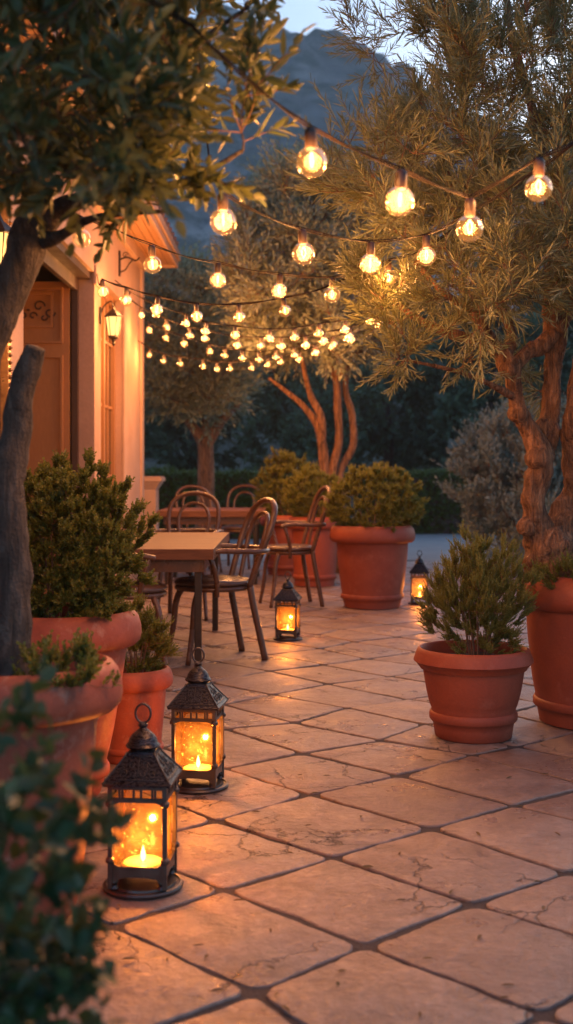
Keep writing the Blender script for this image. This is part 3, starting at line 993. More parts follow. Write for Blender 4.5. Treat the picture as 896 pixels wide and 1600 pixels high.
T_, F_ = True, False
string('nearest festoon string, swooping from the left foliage down and up into the right olive tree',
       [(150, -60, 2.2, F_), (300, 40, 2.3, F_), (395, 130, 2.45, F_), (485, 198, 2.6, T_), (628, 264, 2.75, T_), (735, 308, 2.95, T_), (843, 245, 2.95, T_), (930, 205, 3.1, F_), (990, 130, 5.2, F_)])
string('second festoon string, coming out of the left foliage and rising across the right olive tree',
       [(60, 40, 2.7, F_), (200, 170, 2.85, F_), (312, 100, 3.5, 0.8), (330, 270, 3.0, F_), (348, 300, 3.05, T_), (472, 357, 3.6, T_), (580, 377, 3.9, T_), (666, 366, 4.1, T_), (735, 330, 3.7, F_), (800, 290, 3.4, F_), (900, 222, 3.3, F_), (965, 160, 5.3, F_)])
string('third festoon string, starting at the left branch and crossing below the roof corner',
       [(60, 300, 4.0, F_), (126, 338, 4.2, T_), (175, 355, 4.3, F_), (237, 382, 4.5, T_), (341, 410, 5.0, T_), (438, 428, 5.2, T_), (520, 433, 5.1, T_), (570, 420, 5.0, F_), (607, 405, 4.9, T_), (650, 395, 4.7, F_), (720, 350, 4.6, F_)], 0.9)
string('fourth festoon string, from the top of the doorway pier to the middle olive tree',
       [(152, 428, 9.9, F_), (160, 436, 7.0, T_), (198, 449, 6.8, T_), (247, 463, 6.7, T_), (307, 474, 6.7, T_), (373, 475, 6.7, T_), (443, 465, 6.7, T_), (500, 452, 6.6, F_), (560, 425, 6.5, F_), (637, 438, 6.3, T_), (700, 400, 6.2, F_)], 0.8)
def far_string(label, a, b, sagpx, n, d0, d1, skip=(), power=0.5, seed=1, ends=2):
    rr = random.Random(seed)
    pts = [(a[0] - 6, a[1] - 8, d0, F_)]
    for k in range(n):
        s = (k + 0.5) / n
        s += rr.uniform(-0.2, 0.2) / n
        x = a[0] + (b[0] - a[0]) * s
        y = a[1] + (b[1] - a[1]) * s + sagpx * 4 * s * (1 - s) + rr.uniform(-2.5, 2.5)
        pts.append((x, y, d0 + (d1 - d0) * s, T_ if k not in skip else F_))
    pts.append((b[0] + 20, b[1] - 14, d1, F_))
    string(label, pts, power, 0.01)
far_string('fifth festoon string, just below the fourth, ending behind the right olive foliage', (186, 446), (600, 476), 52, 10, 10.5, 8.6, seed=3, power=1.2)
far_string('sixth festoon string, in the middle of the far cluster of bulbs', (200, 468), (606, 488), 50, 11, 10.8, 9.4, seed=5, power=1.1)
far_string('seventh festoon string, low in the far cluster, from the house corner', (222, 496), (565, 508), 46, 12, 12.4, 10.6, seed=8, power=1.0)
far_string('eighth and lowest festoon string of the far cluster', (222, 540), (560, 508), 40, 13, 13.0, 11.6, seed=9, power=1.0)

# ------------------------------------------------------------------ house
HX, TH = -1.6, 0.19
house = thing('house', 'pink stucco house with a lit facade and wooden eave along the left side', 'house', (HX, 8, 0))
hd, zs, y_end = 2.80, 3.50, 13.4
wl = MB()
wl.bx(HX - TH, HX, 2.2, y_end, hd, zs)
wl.bx(HX - TH, HX, 6.98, 7.36, 0, hd)
wl.bx(HX - TH, HX, 10.08, 10.43, 0, hd)
wl.bx(HX - TH, HX, 11.80, y_end, 0, hd)
wl.bx(HX - TH, HX, 2.2, 4.9, 0, hd)
wl.bx(HX - TH, HX, 4.9, 6.98, 0, 0.35)
wl.bx(-7, HX - TH, y_end - 0.2, y_end, 0, zs)
wl.bx(-7.2, -7, 2.2, y_end, 0, zs)
wl.bx(-7, HX - TH, 2.2, 2.4, 0, zs)
wl.build('wall', M['stucco'], house, world=True)
ce = MB(); ce.bx(-7, HX - TH, 2.4, y_end - 0.2, hd + 0.08, hd + 0.2)
ce.build('ceiling', M['trim'], house, world=True)
iw = MB(); iw.bx(-7, HX - TH - 0.46, 10.16, 10.3, 0, hd + 0.08); iw.bx(-3.6, -3.5, 7.0, 10.16, 0, hd + 0.08); iw.bx(-7, HX - TH, 6.9, 7.1, 0, hd + 0.08)
iw.build('inner_wall', M['stucco'], house, world=True)
# pier trim (proud edges) and head moulding
tr = MB()
tr.bx(HX - 0.01, HX + 0.022, 11.80, 11.98, 0, hd)
tr.bx(HX - 0.01, HX + 0.022, y_end - 0.16, y_end + 0.02, 0, zs - 0.14)
tr.bx(HX - 0.01, HX + 0.05, 2.2, y_end + 0.03, zs - 0.14, zs - 0.002)
tr.bx(HX - 0.01, HX + 0.02, 10.06, 10.45, hd - 0.10, hd + 0.06)
tr.build('moulding', M['trim'], house, world=True, bevel=0.006)
hf = MB()
hf.bx(HX - TH + 0.01, HX - 0.03, 7.36, 7.42, 0, hd - 0.06); hf.bx(HX - TH + 0.01, HX - TH + 0.06, 10.02, 10.08, 0, hd - 0.06)
hf.bx(HX - TH + 0.01, HX - 0.03, 7.42, 10.08, hd - 0.06, hd - 0.002)
hf.bx(HX - TH + 0.02, HX - TH + 0.06, 7.42, 10.02, hd - 0.16, hd - 0.06)
hf.build('door_frame', M['dark_wood'], house, world=True)
# open door leaf, seen flat on at the far side of the doorway
door = bpy.data.objects.new('door', None)
dm = MB(); dx1, dx0, dy = HX - TH - 0.005, HX - TH - 0.95, 10.02
dm.bx(dx0, dx1, dy - 0.02, dy + 0.03, 0.01, hd - 0.09)
door = dm.build('door', M['door'], house, world=True)
pm = MB()
def molding(mb, x0, x1, z0, z1, y, w_=0.03, d_=0.03):
    mb.bx(x0, x1, y - d_, y, z0, z0 + w_); mb.bx(x0, x1, y - d_, y, z1 - w_, z1)
    mb.bx(x0, x0 + w_, y - d_, y, z0 + w_, z1 - w_); mb.bx(x1 - w_, x1, y - d_, y, z0 + w_, z1 - w_)
molding(pm, dx0 + 0.10, dx1 - 0.05, 2.20, 2.66, dy - 0.02, 0.02)
molding(pm, dx0 + 0.16, dx1 - 0.13, 2.33, 2.62, dy - 0.02, 0.022, 0.022)
molding(pm, dx0 + 0.10, dx1 - 0.05, 0.25, 2.10, dy - 0.02, 0.02)
pm.build('panel_moulding', M['door'], door, world=False).location = (0, 0, 0)
door.children[0].data.transform(Matrix.Translation(-house.location))
cv = MB()
cx_, cz_ = (dx0 + 0.16 + dx1 - 0.13) / 2 + 0.12, 2.475
for sx in (-1, 1):
    for (ox, oz, r_, tn) in ((0.09, 0.03, 0.05, 2.6), (0.18, -0.02, 0.045, -2.6), (0.04, -0.05, 0.035, 2.2), (0.13, -0.06, 0.03, -2.0)):
        pts = []
        for k in range(18):
            a = tn * PI * k / 18 * 0.8
            q = r_ * (1 - k / 24)
            pts.append((cx_ + sx * (ox + q * math.cos(a)), dy - 0.03, cz_ + oz + q * math.sin(a)))
        cv.tube(pts, 0.007, 6)
cv.lathe([(0.001, 0), (0.02, 0.01), (0.001, 0.02)], 10, (cx_, dy - 0.035, cz_ - 0.01))
cvo = cv.build('carving', M['dark_wood'], door)
cvo.data.transform(Matrix.Translation(-house.location))
# eave
ev = MB()
ex = -1.27
nb = 4
for k in range(nb):
    x0 = HX + (ex - HX) * k / nb; x1 = HX + (ex - HX) * (k + 1) / nb
    ev.bx(x0 + 0.003, x1 - 0.003, 2.0, 13.85, zs, zs + 0.02)
ev.build('soffit', M['soffit'], house, world=True, bevel=0.003)
fa = MB(); fa.bx(ex, ex + 0.03, 2.0, 13.88, zs - 0.03, zs + 0.13); fa.bx(ex + 0.03, ex + 0.055, 2.0, 13.90, zs + 0.05, zs + 0.14)
fa.bx(-7.4, ex, 13.85, 13.88, zs - 0.03, zs + 0.13)
fa.build('fascia', M['trim'], house, world=True, bevel=0.004)
rf = MB()
rf.add([(ex + 0.0, 2.0, zs + 0.14), (ex + 0.0, 13.98, zs + 0.14), (-4.4, 13.98, zs + 1.1), (-4.4, 2.0, zs + 1.1), (ex + 0.0, 2.0, zs + 0.18), (ex + 0.0, 13.98, zs + 0.18), (-4.4, 13.98, zs + 1.16), (-4.4, 2.0, zs + 1.16)],
       [(0, 3, 2, 1), (4, 5, 6, 7), (0, 1, 5, 4), (1, 2, 6, 5), (2, 3, 7, 6), (3, 0, 4, 7)])
rf.add([(-4.4, 2.0, zs + 1.1), (-4.4, 13.98, zs + 1.1), (-7.5, 13.98, zs + 0.14), (-7.5, 2.0, zs + 0.14)], [(0, 1, 2, 3)])
nrow = 46
for k in range(nrow):
    y = 2.1 + k * 0.258
    rf.tube([(ex + 0.03, y, zs + 0.19), (-4.4, y, zs + 1.18)], 0.06, 8)
rf.build('roof', M['wood_edge'], house, world=True)
# window beyond the pier
wi = MB(); y0, y1 = 10.43, 11.80; xw = HX - 0.10
for (a, b) in ((y0, y0 + 0.07), (y1 - 0.07, y1), ((y0 + y1) / 2 - 0.04, (y0 + y1) / 2 + 0.04)):
    wi.bx(xw - 0.03, xw + 0.03, a, b, 0.35, hd)
wi.bx(xw - 0.03, xw + 0.03, y0, y1, hd - 0.07, hd); wi.bx(xw - 0.03, xw + 0.04, y0, y1, 0.33, 0.42)
for q in (y0 + 0.35, y1 - 0.35):
    wi.bx(xw - 0.01, xw + 0.015, q - 0.012, q + 0.012, 0.42, hd - 0.07)
for z in (1.1, 1.75, 2.35): wi.bx(xw - 0.01, xw + 0.012, y0 + 0.07, y1 - 0.07, z - 0.012, z + 0.012)
wf = wi.build('window', M['door'], house, world=True)
tg = NT('window_glass'); tg.base((0.05, 0.03, 0.02)); tg.rough(0.08)
wg = MB(); wg.bx(xw - 0.008, xw - 0.003, y0 + 0.07, y1 - 0.07, 0.42, hd - 0.07)
wgo = wg.build('pane', tg.m, wf); wgo.data.transform(Matrix.Translation(-house.location))
ws = MB(); ws.bx(HX - TH, HX, y0, y1, 0, 0.33); ws.build('sill_wall', M['stucco'], house, world=True)
# near glazed opening with gilt lattice trim
wi = MB(); y0, y1 = 4.9, 6.98; xw = HX - 0.09
wi.bx(xw - 0.03, xw + 0.03, y0, y0 + 0.08, 0.35, hd); wi.bx(xw - 0.03, xw + 0.03, y1 - 0.14, y1 - 0.06, 0.35, hd)
for z in (0.38, 1.05, 1.62, 2.2, 2.75): wi.bx(xw - 0.02, xw + 0.02, y0, y1 - 0.14, z - 0.025, z + 0.025)
wi.bx(xw - 0.02, xw + 0.02, 5.9, 5.95, 0.35, hd)
w2 = wi.build('window', M['dark_wood'], house, world=True)
wg = MB(); wg.bx(xw - 0.012, xw - 0.004, y0 + 0.08, y1 - 0.14, 0.42, hd - 0.05)
wgo = wg.build('pane', M['trim'], w2); wgo.data.transform(Matrix.Translation(-house.location))
gt = MB()
yy = 6.93
gt.bx(HX - 0.03, HX + 0.012, yy - 0.03, yy + 0.045, 0.3, hd + 0.05)
for k in range(60):
    z = 0.34 + k * 0.042
    gt.lathe([(0.002, -0.014), (0.016, 0), (0.002, 0.014)], 8, (HX + 0.016, yy + 0.006, z))
gt.build('gilt_trim', M['gilt'], house, world=True)

# pedestal at the house corner
pd = thing('pedestal', 'pink stone pedestal with moulded cap standing at the house corner', 'pedestal', pg(224, 14.1))
s_ = 14.1 / F
q = MB(); hw = 0.165
q.box((0, 0, 0.47), (2 * hw, 2 * hw, 0.94)); q.box((0, 0, 0.08), (2 * hw + 0.08, 2 * hw + 0.08, 0.16))
q.build('shaft', M['trim'], pd, bevel=0.006)
q = MB()
for (h_, z0, z1) in ((hw + 0.015, 0.94, 0.965), (hw + 0.03, 0.965, 0.99), (hw + 0.048, 0.99, 1.02), (hw + 0.072, 1.02, 1.065), (hw + 0.06, 1.065, 1.08)):
    q.box((0, 0, (z0 + z1) / 2), (2 * h_, 2 * h_, z1 - z0))
q.build('cap', M['trim'], pd, bevel=0.008)

# wall lamps
def wall_lamp(loc, label, s=1.0, watts=14):
    t = thing('wall_lamp', label, 'wall lamp', loc, group='lit lamps on the house wall')
    t.scale = (s, s, s)
    m = MB(); m.box((0.008, 0, 0.0), (0.016, 0.06, 0.16)); m.tube(catmull([(0.01, 0, 0.02), (0.05, 0, 0.10), (0.11, 0, 0.13), (0.13, 0, 0.06)], 5), 0.008, 8)
    m.build('bracket', M['iron'], t, smooth=False)
    m = MB(); m.lathe([(0.004, 0.09), (0.012, 0.07), (0.02, 0.055), (0.085, 0.0), (0.088, -0.012), (0.078, -0.016), (0.075, -0.014)], 6, (0.13, 0, 0))
    m.build('cap', M['iron'], t)
    m = MB(); m.lathe([(0.072, -0.016), (0.045, -0.19)], 6, (0.13, 0, 0), cap=False)
    gl = mat_emit('lamp_glass', (1.0, 0.50, 0.14), 1.3) if 'lamp_glass' not in M else M['lamp_glass']
    M['lamp_glass'] = gl
    m.build('lamp_glass', gl, t)
    m = MB()
    for k in range(6):
        a = 2 * PI * k / 6
        m.tube([(0.13 + 0.073 * math.cos(a), 0.073 * math.sin(a), -0.016), (0.13 + 0.046 * math.cos(a), 0.046 * math.sin(a), -0.19)], 0.0045, 5)
    m.lathe([(0.05, -0.188), (0.048, -0.205), (0.02, -0.225), (0.012, -0.25), (0.018, -0.262), (0.003, -0.285)], 12, (0.13, 0, 0))
    m.build('cage', M['iron'], t)
    pl = bpy.data.lights.new('lamp_light', 'POINT'); pl.energy = watts; pl.color = (1.0, 0.42, 0.11); pl.shadow_soft_size = 0.06
    lo = bpy.data.objects.new('lamp_light', pl); sc.collection.objects.link(lo); lo.parent = t; lo.location = (0.27, 0, -0.12)
    return t
zl = CH + (735 - 495) * 10.6 / F
wall_lamp((HX + 0.0, 10.36, zl - 0.02), 'lit lantern-shaped wall lamp on the doorway pier below the eave', 0.92, 13)
wall_lamp((HX + 0.0, 6.2, CH + (735 - 362) * 6.2 / F), 'lit wall lamp cut by the left edge, half behind the branch', 1.0, 9)
# wrought-iron bracket under the eave
ib = MB(); yb = 11.55; zb = CH + (735 - 412) * yb / F
ib.bx(HX, HX + 0.015, yb - 0.03, yb + 0.03, zb - 0.12, zb + 0.12)
ib.tube(catmull([(HX + 0.01, yb, zb + 0.04), (HX + 0.08, yb, zb + 0.06), (HX + 0.16, yb, zb + 0.03), (HX + 0.2, yb, zb + 0.06)], 5), 0.009, 7)
ib.tube(catmull([(HX + 0.01, yb, zb - 0.08), (HX + 0.06, yb, zb - 0.06), (HX + 0.10, yb, zb + 0.0), (HX + 0.14, yb, zb + 0.045)], 5), 0.007, 7)
pts = [(HX + 0.06 + 0.03 * (1 - k / 16) * math.cos(k * 0.6), yb, zb + 0.085 + 0.03 * (1 - k / 16) * math.sin(k * 0.6)) for k in range(14)]
ib.tube(pts, 0.005, 6)
tag(ib.build('iron_bracket', M['iron'], None), 'empty wrought-iron scroll bracket on the wall under the eave corner', 'bracket')

# ------------------------------------------------------------------ tables
def table(x0, x1, y0, y1, zt, label, th=0.062, sides=False):
    t = thing('dining_table', label, 'table', ((x0 + x1) / 2, (y0 + y1) / 2, 0), group='wooden tables by the house')
    w_, d_ = (x1 - x0), (y1 - y0)
    b = MB(); nb = 7
    for k in range(nb):
        ya = -d_ / 2 + d_ * k / nb; yb = -d_ / 2 + d_ * (k + 1) / nb
        b.bx(-w_ / 2, w_ / 2, ya + 0.0007, yb - 0.0007, zt - th, zt)
    b.build('tabletop', M['table_wood'], t, bevel=0.0025)
    b = MB(); a_ = 0.07
    for s in (-1, 1):
        b.bx(-w_ / 2 + a_, w_ / 2 - a_, s * (d_ / 2 - a_) - 0.01, s * (d_ / 2 - a_) + 0.01, zt - th - 0.075, zt - th - 0.001)
        b.bx(s * (w_ / 2 - a_) - 0.01, s * (w_ / 2 - a_) + 0.01, -d_ / 2 + a_ + 0.012, d_ / 2 - a_ - 0.012, zt - th - 0.075, zt - th - 0.001)
    b.build('apron', M['chair_wood'], t)
    for sx in (-1, 1):
        for sy in (-1, 1):
            b = MB(); b.box((sx * (w_ / 2 - 0.095), sy * (d_ / 2 - 0.10), (zt - th) / 2), (0.042, 0.042, zt - th - 0.002))
            b.build('leg', M['iron'], t, bevel=0.004)
    return t
table(-1.36, -0.417, 6.92, 8.80, 0.70, 'near wooden table with thick plank top and slim dark legs')
table(-1.30, -0.22, 12.1, 13.2, 0.745, 'far wooden table, seen behind the near table and its chair backs')

# ------------------------------------------------------------------ bentwood chairs
def make_chair(label, arms=True):
    t = thing('bentwood_chair', label, 'chair', (0, 0, 0), group='bentwood chairs around the tables')
    cw = M['chair_wood']
    b = MB(); b.lathe([(0.16, 0.452), (0.205, 0.455), (0.216, 0.463), (0.216, 0.474), (0.205, 0.486), (0.17, 0.494), (0.10, 0.491), (0.0001, 0.489)], 40, sy=0.97)
    b.build('seat', M['seat_leather'], t, smooth=True)
    b = MB(); b.lathe([(0.165, 0.425), (0.205, 0.423), (0.213, 0.431), (0.213, 0.445), (0.205, 0.452), (0.165, 0.452), (0.165, 0.425)], 40, sy=0.97, cap=False)
    b.build('seat_frame', cw, t, smooth=True)
    for sx in (-1, 1):
        b = MB(); b.tube(catmull([(sx * 0.150, 0.125, 0.43), (sx * 0.172, 0.155, 0.34), (sx * 0.180, 0.170, 0.18), (sx * 0.200, 0.200, 0.0)], 5), [0.019, 0.019, 0.019, 0.0185, 0.018, 0.018, 0.0175, 0.017, 0.017, 0.0165, 0.016, 0.0155, 0.015, 0.0145, 0.014, 0.014], 10)
        b.build('leg', cw, t, smooth=True)
        b = MB(); b.tube(catmull([(sx * 0.165, -0.155, 0.45), (sx * 0.172, -0.170, 0.34), (sx * 0.180, -0.200, 0.18), (sx * 0.190, -0.232, 0.0)], 5), 0.0185, 10)
        b.build('leg', cw, t, smooth=True)
    outer = [(-0.165, -0.150, 0.44), (-0.185, -0.195, 0.60), (-0.205, -0.245, 0.76), (-0.185, -0.285, 0.88), (-0.11, -0.31, 0.945), (0, -0.318, 0.965),
             (0.11, -0.31, 0.945), (0.185, -0.285, 0.88), (0.205, -0.245, 0.76), (0.185, -0.195, 0.60), (0.165, -0.150, 0.44)]
    b = MB(); b.tube(catmull(outer, 6), 0.0175, 10); b.build('back_hoop', cw, t, smooth=True)
    inner = [(-0.085, -0.182, 0.45), (-0.105, -0.215, 0.60), (-0.125, -0.250, 0.74), (-0.105, -0.275, 0.83), (-0.055, -0.292, 0.875), (0, -0.296, 0.885),
             (0.055, -0.292, 0.875), (0.105, -0.275, 0.83), (0.125, -0.250, 0.74), (0.105, -0.215, 0.60), (0.085, -0.182, 0.45)]
    b = MB(); b.tube(catmull(inner, 6), 0.0135, 8); b.build('inner_hoop', cw, t, smooth=True)
    if arms:
        rail = [(-0.235, 0.13, 0.655), (-0.255, 0.05, 0.672), (-0.262, -0.08, 0.668), (-0.235, -0.20, 0.664), (-0.14, -0.262, 0.664), (0, -0.282, 0.664),
                (0.14, -0.262, 0.664), (0.235, -0.20, 0.664), (0.262, -0.08, 0.668), (0.255, 0.05, 0.672), (0.235, 0.13, 0.655)]
        b = MB(); b.tube(catmull(rail, 6), 0.0165, 10); b.build('armrest', cw, t, smooth=True)
        for sx in (-1, 1):
            b = MB(); b.tube(catmull([(sx * 0.240, 0.10, 0.66), (sx * 0.248, 0.075, 0.58), (sx * 0.228, 0.05, 0.48), (sx * 0.208, 0.045, 0.40)], 5), 0.0145, 8)
            b.build('arm_post', cw, t, smooth=True)
    return t

def dup(root, loc, rz, label, s=1.0):
    r = root.copy(); sc.collection.objects.link(r); r.location = loc; r.rotation_euler = (0, 0, rz); r['label'] = label
    r.scale = (s, s, s)
    for ch in list(root.children):
        c = ch.copy(); sc.collection.objects.link(c); c.parent = r
    return r
chA = make_chair('front bentwood armchair with dark round seat, pulled up beside the near table leg')
chA.location = pg(333, 7.42); chA.rotation_euler = (0, 0, R(112))
chA.location.z = 0; chA.scale = (1.08, 1.14, 1.0)
dup(chA, pg(452, 10.35), R(104), 'bentwood armchair at the far table, standing before the terracotta pots', 1.04)
dup(chA, pg(292, 9.50), R(172), 'bentwood chair behind the near table, its double hoop showing above the tabletop')
dup(chA, pg(205, 7.0), R(-82), 'bentwood chair at the left end of the near table, mostly behind the shrub')
dup(chA, pg(312, 13.75), R(200), 'bentwood chair behind the far table, the left one of the two there')
dup(chA, pg(372, 14.35), R(165), 'bentwood chair behind the far table, nearest to the green hedge')

# ------------------------------------------------------------------ trees and plants
# right olive
d0 = 5.5
RT = [
    [(872, 925, d0, 46), (862, 890, d0, 42), (858, 855, d0, 38), (852, 825, d0, 30)],
    [(846, 850, d0, 26), (835, 800, d0 - .03, 20), (836, 760, d0 - .05, 19), (846, 715, d0 - .06, 20), (830, 678, d0 - .05, 15), (811, 640, d0 - .08, 13), (803, 605, d0 - .1, 12.5), (799, 570, d0 - .1, 16)],
    [(799, 575, d0 - .1, 18), (778, 548, d0 - .1, 14), (745, 532, d0 - .15, 10), (700, 520, d0 - .2, 7.5), (655, 500, d0 - .3, 6), (615, 470, d0 - .35, 4)],
    [(776, 550, d0 - .1, 12), (758, 515, d0 - .2, 9), (728, 480, d0 - .25, 7), (690, 455, d0 - .35, 5), (650, 410, d0 - .4, 4)],
    [(790, 560, d0 - .1, 12), (800, 520, d0, 8), (770, 450, d0 + .1, 7), (740, 350, d0 + .1, 6), (690, 250, d0 + .1, 5), (650, 130, d0 + .1, 4)],
    [(800, 572, d0 - .1, 13), (824, 552, d0 - .06, 12), (846, 540, d0 - .02, 12), (866, 520, d0, 14)],
    [(848, 712, d0, 20), (857, 680, d0 + .02, 16), (861, 640, d0 + .03, 14), (863, 590, d0 + .03, 14), (868, 540, d0 + .03, 16), (862, 490, d0, 14), (866, 410, d0, 13), (858, 300, d0 - .1, 10), (835, 180, d0 - .15, 8), (800, 60, d0 - .2, 6), (790, -40, d0 - .2, 4)],
    [(866, 520, d0, 15), (885, 480, d0 + .05, 14), (905, 400, d0 + .1, 12), (930, 250, d0 + .1, 9), (940, 80, d0 + .1, 6)],
    [(872, 860, d0, 28), (884, 805, d0 + .04, 23), (899, 760, d0 + .04, 20), (896, 710, d0 + .02, 18), (893, 670, d0 - .04, 15), (902, 620, d0 - .06, 15), (912, 540, d0, 14), (925, 440, d0, 13), (960, 300, d0, 10)],
    [(811, 625, d0 - .08, 7), (775, 605, d0 - .2, 4.5), (730, 585, d0 - .3, 3.5), (680, 572, d0 - .4, 3), (632, 562, d0 - .45, 2)],
]
RPOLY = [(620, -70), (665, 40), (680, 120), (640, 190), (590, 225), (575, 290), (590, 370), (630, 440), (665, 490), (710, 515), (760, 515), (790, 480), (1010, 490), (1010, -70)]
EX = [P(*q) for q in ((535, 5, 5.3), (570, 70, 5.3), (600, 110, 5.2), (520, 262, 4.9), (530, 300, 4.9), (560, 200, 5), (600, 500, 5.0), (640, 540, 5.0), (625, 560, 5.0), (660, 568, 5.05), (700, 575, 5.1), (735, 560, 5.1), (810, 570, 5.5), (830, 600, 5.6), (600, 470, 4.9), (580, 440, 4.9), (575, 410, 4.8))]
make_tree('olive_tree', 'twisted multi-stem olive tree with narrow leaves rising out of the biggest pot on the right', 'tree', (P(875, 905, d0).x, d0, zE),
          RT, RPOLY, 5.25, 0.9, 250, 3900, 0.19, 19, 0.055, 0.0050, M['leaf_olive'], M['bark_warm'], 21, mind=0.12, amp=0.30, sides=20, extra=EX,
          spawn_kw=dict(out=0.4, up=0.3, along=0.75, rand=0.45, smin=0.3), spray_kw=dict(spread=(42, 12), curl=0.22, up=0.3),
          grow_kw=dict(step=0.07, rk=0.014, r_tip=0.0016, wig=0.22, sides=6), sub=8, fr=14,
          knots=((826, 822, d0 - .05, 17), (846, 714, d0 - .08, 23), (812, 645, d0 - .08, 17), (850, 668, d0 + .01, 17), (797, 576, d0 - .12, 16)))

# left near olive
d1 = 3.05
LT = [
    [(14, 1075, d1, 34), (18, 1010, d1, 31), (22, 900, d1, 27), (14, 790, d1, 27), (12, 745, d1, 28), (24, 690, d1, 24), (34, 620, d1 - .02, 21), (48, 570, d1 - .04, 19), (56, 543, d1 - .05, 16)],
    [(12, 790, d1, 25), (-20, 730, d1, 25), (-40, 650, d1, 26), (-30, 570, d1, 28), (0, 490, d1, 30), (28, 420, d1, 32), (50, 365, d1, 30), (62, 330, d1, 24)],
    [(55, 370, d1, 22), (90, 330, d1 - .05, 17), (140, 310, d1 - .1, 12), (210, 300, d1 - .2, 8), (300, 280, d1 - .3, 6), (380, 235, d1 - .35, 3)],
    [(55, 380, d1, 14), (95, 368, d1 - .05, 9), (135, 345, d1 - .1, 7), (180, 335, d1 - .15, 5), (260, 330, d1 - .2, 3)],
    [(58, 345, d1, 24), (60, 280, d1 - .1, 18), (75, 180, d1 - .2, 14), (110, 60, d1 - .3, 10), (130, -60, d1 - .4, 7)],
    [(60, 330, d1, 18), (20, 260, d1, 12), (-40, 150, d1, 9), (-60, 20, d1, 6)],
    [(90, 250, d1 - .15, 9), (160, 200, d1 - .2, 8), (240, 130, d1 - .25, 6), (320, 60, d1 - .3, 5), (390, 10, d1 - .3, 3)],
]
LPOLY = [(-170, -120), (310, -120), (315, 0), (290, 60), (320, 150), (335, 205), (310, 245), (230, 260), (180, 280), (120, 285), (60, 270), (-170, 280)]
EX = [P(*q) for q in ((390, 0, 2.7), (380, 100, 2.7), (375, 190, 2.7), (385, 150, 2.65), (350, 250, 2.7), (310, 275, 2.7), (205, 318, 2.8), (150, 330, 2.9))]
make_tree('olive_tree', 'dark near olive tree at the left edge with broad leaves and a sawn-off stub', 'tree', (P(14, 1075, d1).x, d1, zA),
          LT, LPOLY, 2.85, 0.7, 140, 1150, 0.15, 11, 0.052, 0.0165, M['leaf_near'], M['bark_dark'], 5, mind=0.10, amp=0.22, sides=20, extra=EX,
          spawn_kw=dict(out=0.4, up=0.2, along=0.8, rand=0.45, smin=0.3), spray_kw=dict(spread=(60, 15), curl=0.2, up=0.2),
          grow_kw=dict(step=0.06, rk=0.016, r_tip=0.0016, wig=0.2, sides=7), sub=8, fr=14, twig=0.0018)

# middle olive
dm_ = 13.6
MT = [
    [(510, 800, dm_, 13), (508, 740, dm_, 11), (503, 690, dm_, 10), (494, 660, dm_, 8), (470, 630, dm_, 6), (448, 612, dm_, 5), (420, 590, dm_, 3)],
    [(503, 700, dm_, 9), (503, 655, dm_ - .1, 8), (487, 620, dm_ - .1, 7), (476, 580, dm_ - .2, 5), (460, 500, dm_, 4), (430, 400, dm_, 3)],
    [(520, 800, dm_, 12), (520, 738, dm_, 9), (530, 690, dm_, 8.5), (528, 640, dm_, 8), (526, 595, dm_, 8), (512, 540, dm_, 5), (500, 450, dm_, 4), (490, 330, dm_, 3)],
    [(526, 595, dm_, 7), (548, 562, dm_, 5.5), (585, 525, dm_, 4), (610, 490, dm_, 3)],
    [(530, 795, dm_, 11), (532, 738, dm_ + .1, 8.5), (552, 695, dm_ + .1, 8), (550, 645, dm_ + .1, 7), (540, 600, dm_ + .1, 6), (560, 500, dm_, 4), (560, 380, dm_, 3)],
]
MPOLY = [(410, 300), (445, 275), (550, 280), (600, 330), (610, 450), (590, 545), (550, 570), (505, 555), (440, 570), (410, 545), (380, 500), (370, 420), (380, 340)]
make_tree('olive_tree', 'olive tree with red-lit forked stems behind the terracotta pots in the middle', 'tree', (P(518, 800, dm_).x, dm_, 0),
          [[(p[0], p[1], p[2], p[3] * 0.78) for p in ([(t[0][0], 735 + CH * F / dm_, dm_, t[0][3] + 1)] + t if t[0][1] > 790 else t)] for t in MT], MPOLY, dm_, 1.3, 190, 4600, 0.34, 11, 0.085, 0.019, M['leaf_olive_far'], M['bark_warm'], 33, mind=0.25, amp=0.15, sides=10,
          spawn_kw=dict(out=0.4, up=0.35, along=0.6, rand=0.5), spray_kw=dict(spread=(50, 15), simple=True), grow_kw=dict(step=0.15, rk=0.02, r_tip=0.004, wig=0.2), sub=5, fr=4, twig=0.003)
# back-left olive
db = 17.0
BT = [[(318, 735 + CH * F / db, db, 17), (322, 780, db, 14), (322, 720, db, 13), (321, 690, db, 13)], [(321, 695, db, 11), (300, 665, db, 7), (270, 640, db, 4)], [(322, 695, db, 11), (345, 660, db, 7), (375, 630, db, 4)], [(321, 692, db, 8), (322, 640, db, 6), (320, 520, db, 4)]]
BPOLY = [(205, 470), (260, 430), (320, 425), (345, 460), (375, 560), (385, 610), (360, 635), (330, 650), (290, 645), (240, 635), (205, 600)]
make_tree('olive_tree', 'round-crowned olive tree on a single straight trunk by the hedge, far left', 'tree', (P(318, 735, db).x, db, 0),
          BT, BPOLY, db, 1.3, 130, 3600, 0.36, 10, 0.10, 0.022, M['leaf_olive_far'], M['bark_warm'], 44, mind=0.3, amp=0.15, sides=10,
          spawn_kw=dict(out=0.4, up=0.3, along=0.6, rand=0.5), spray_kw=dict(spread=(50, 15), simple=True), grow_kw=dict(step=0.18, rk=0.02, r_tip=0.005, wig=0.2), sub=5, fr=4, twig=0.003)

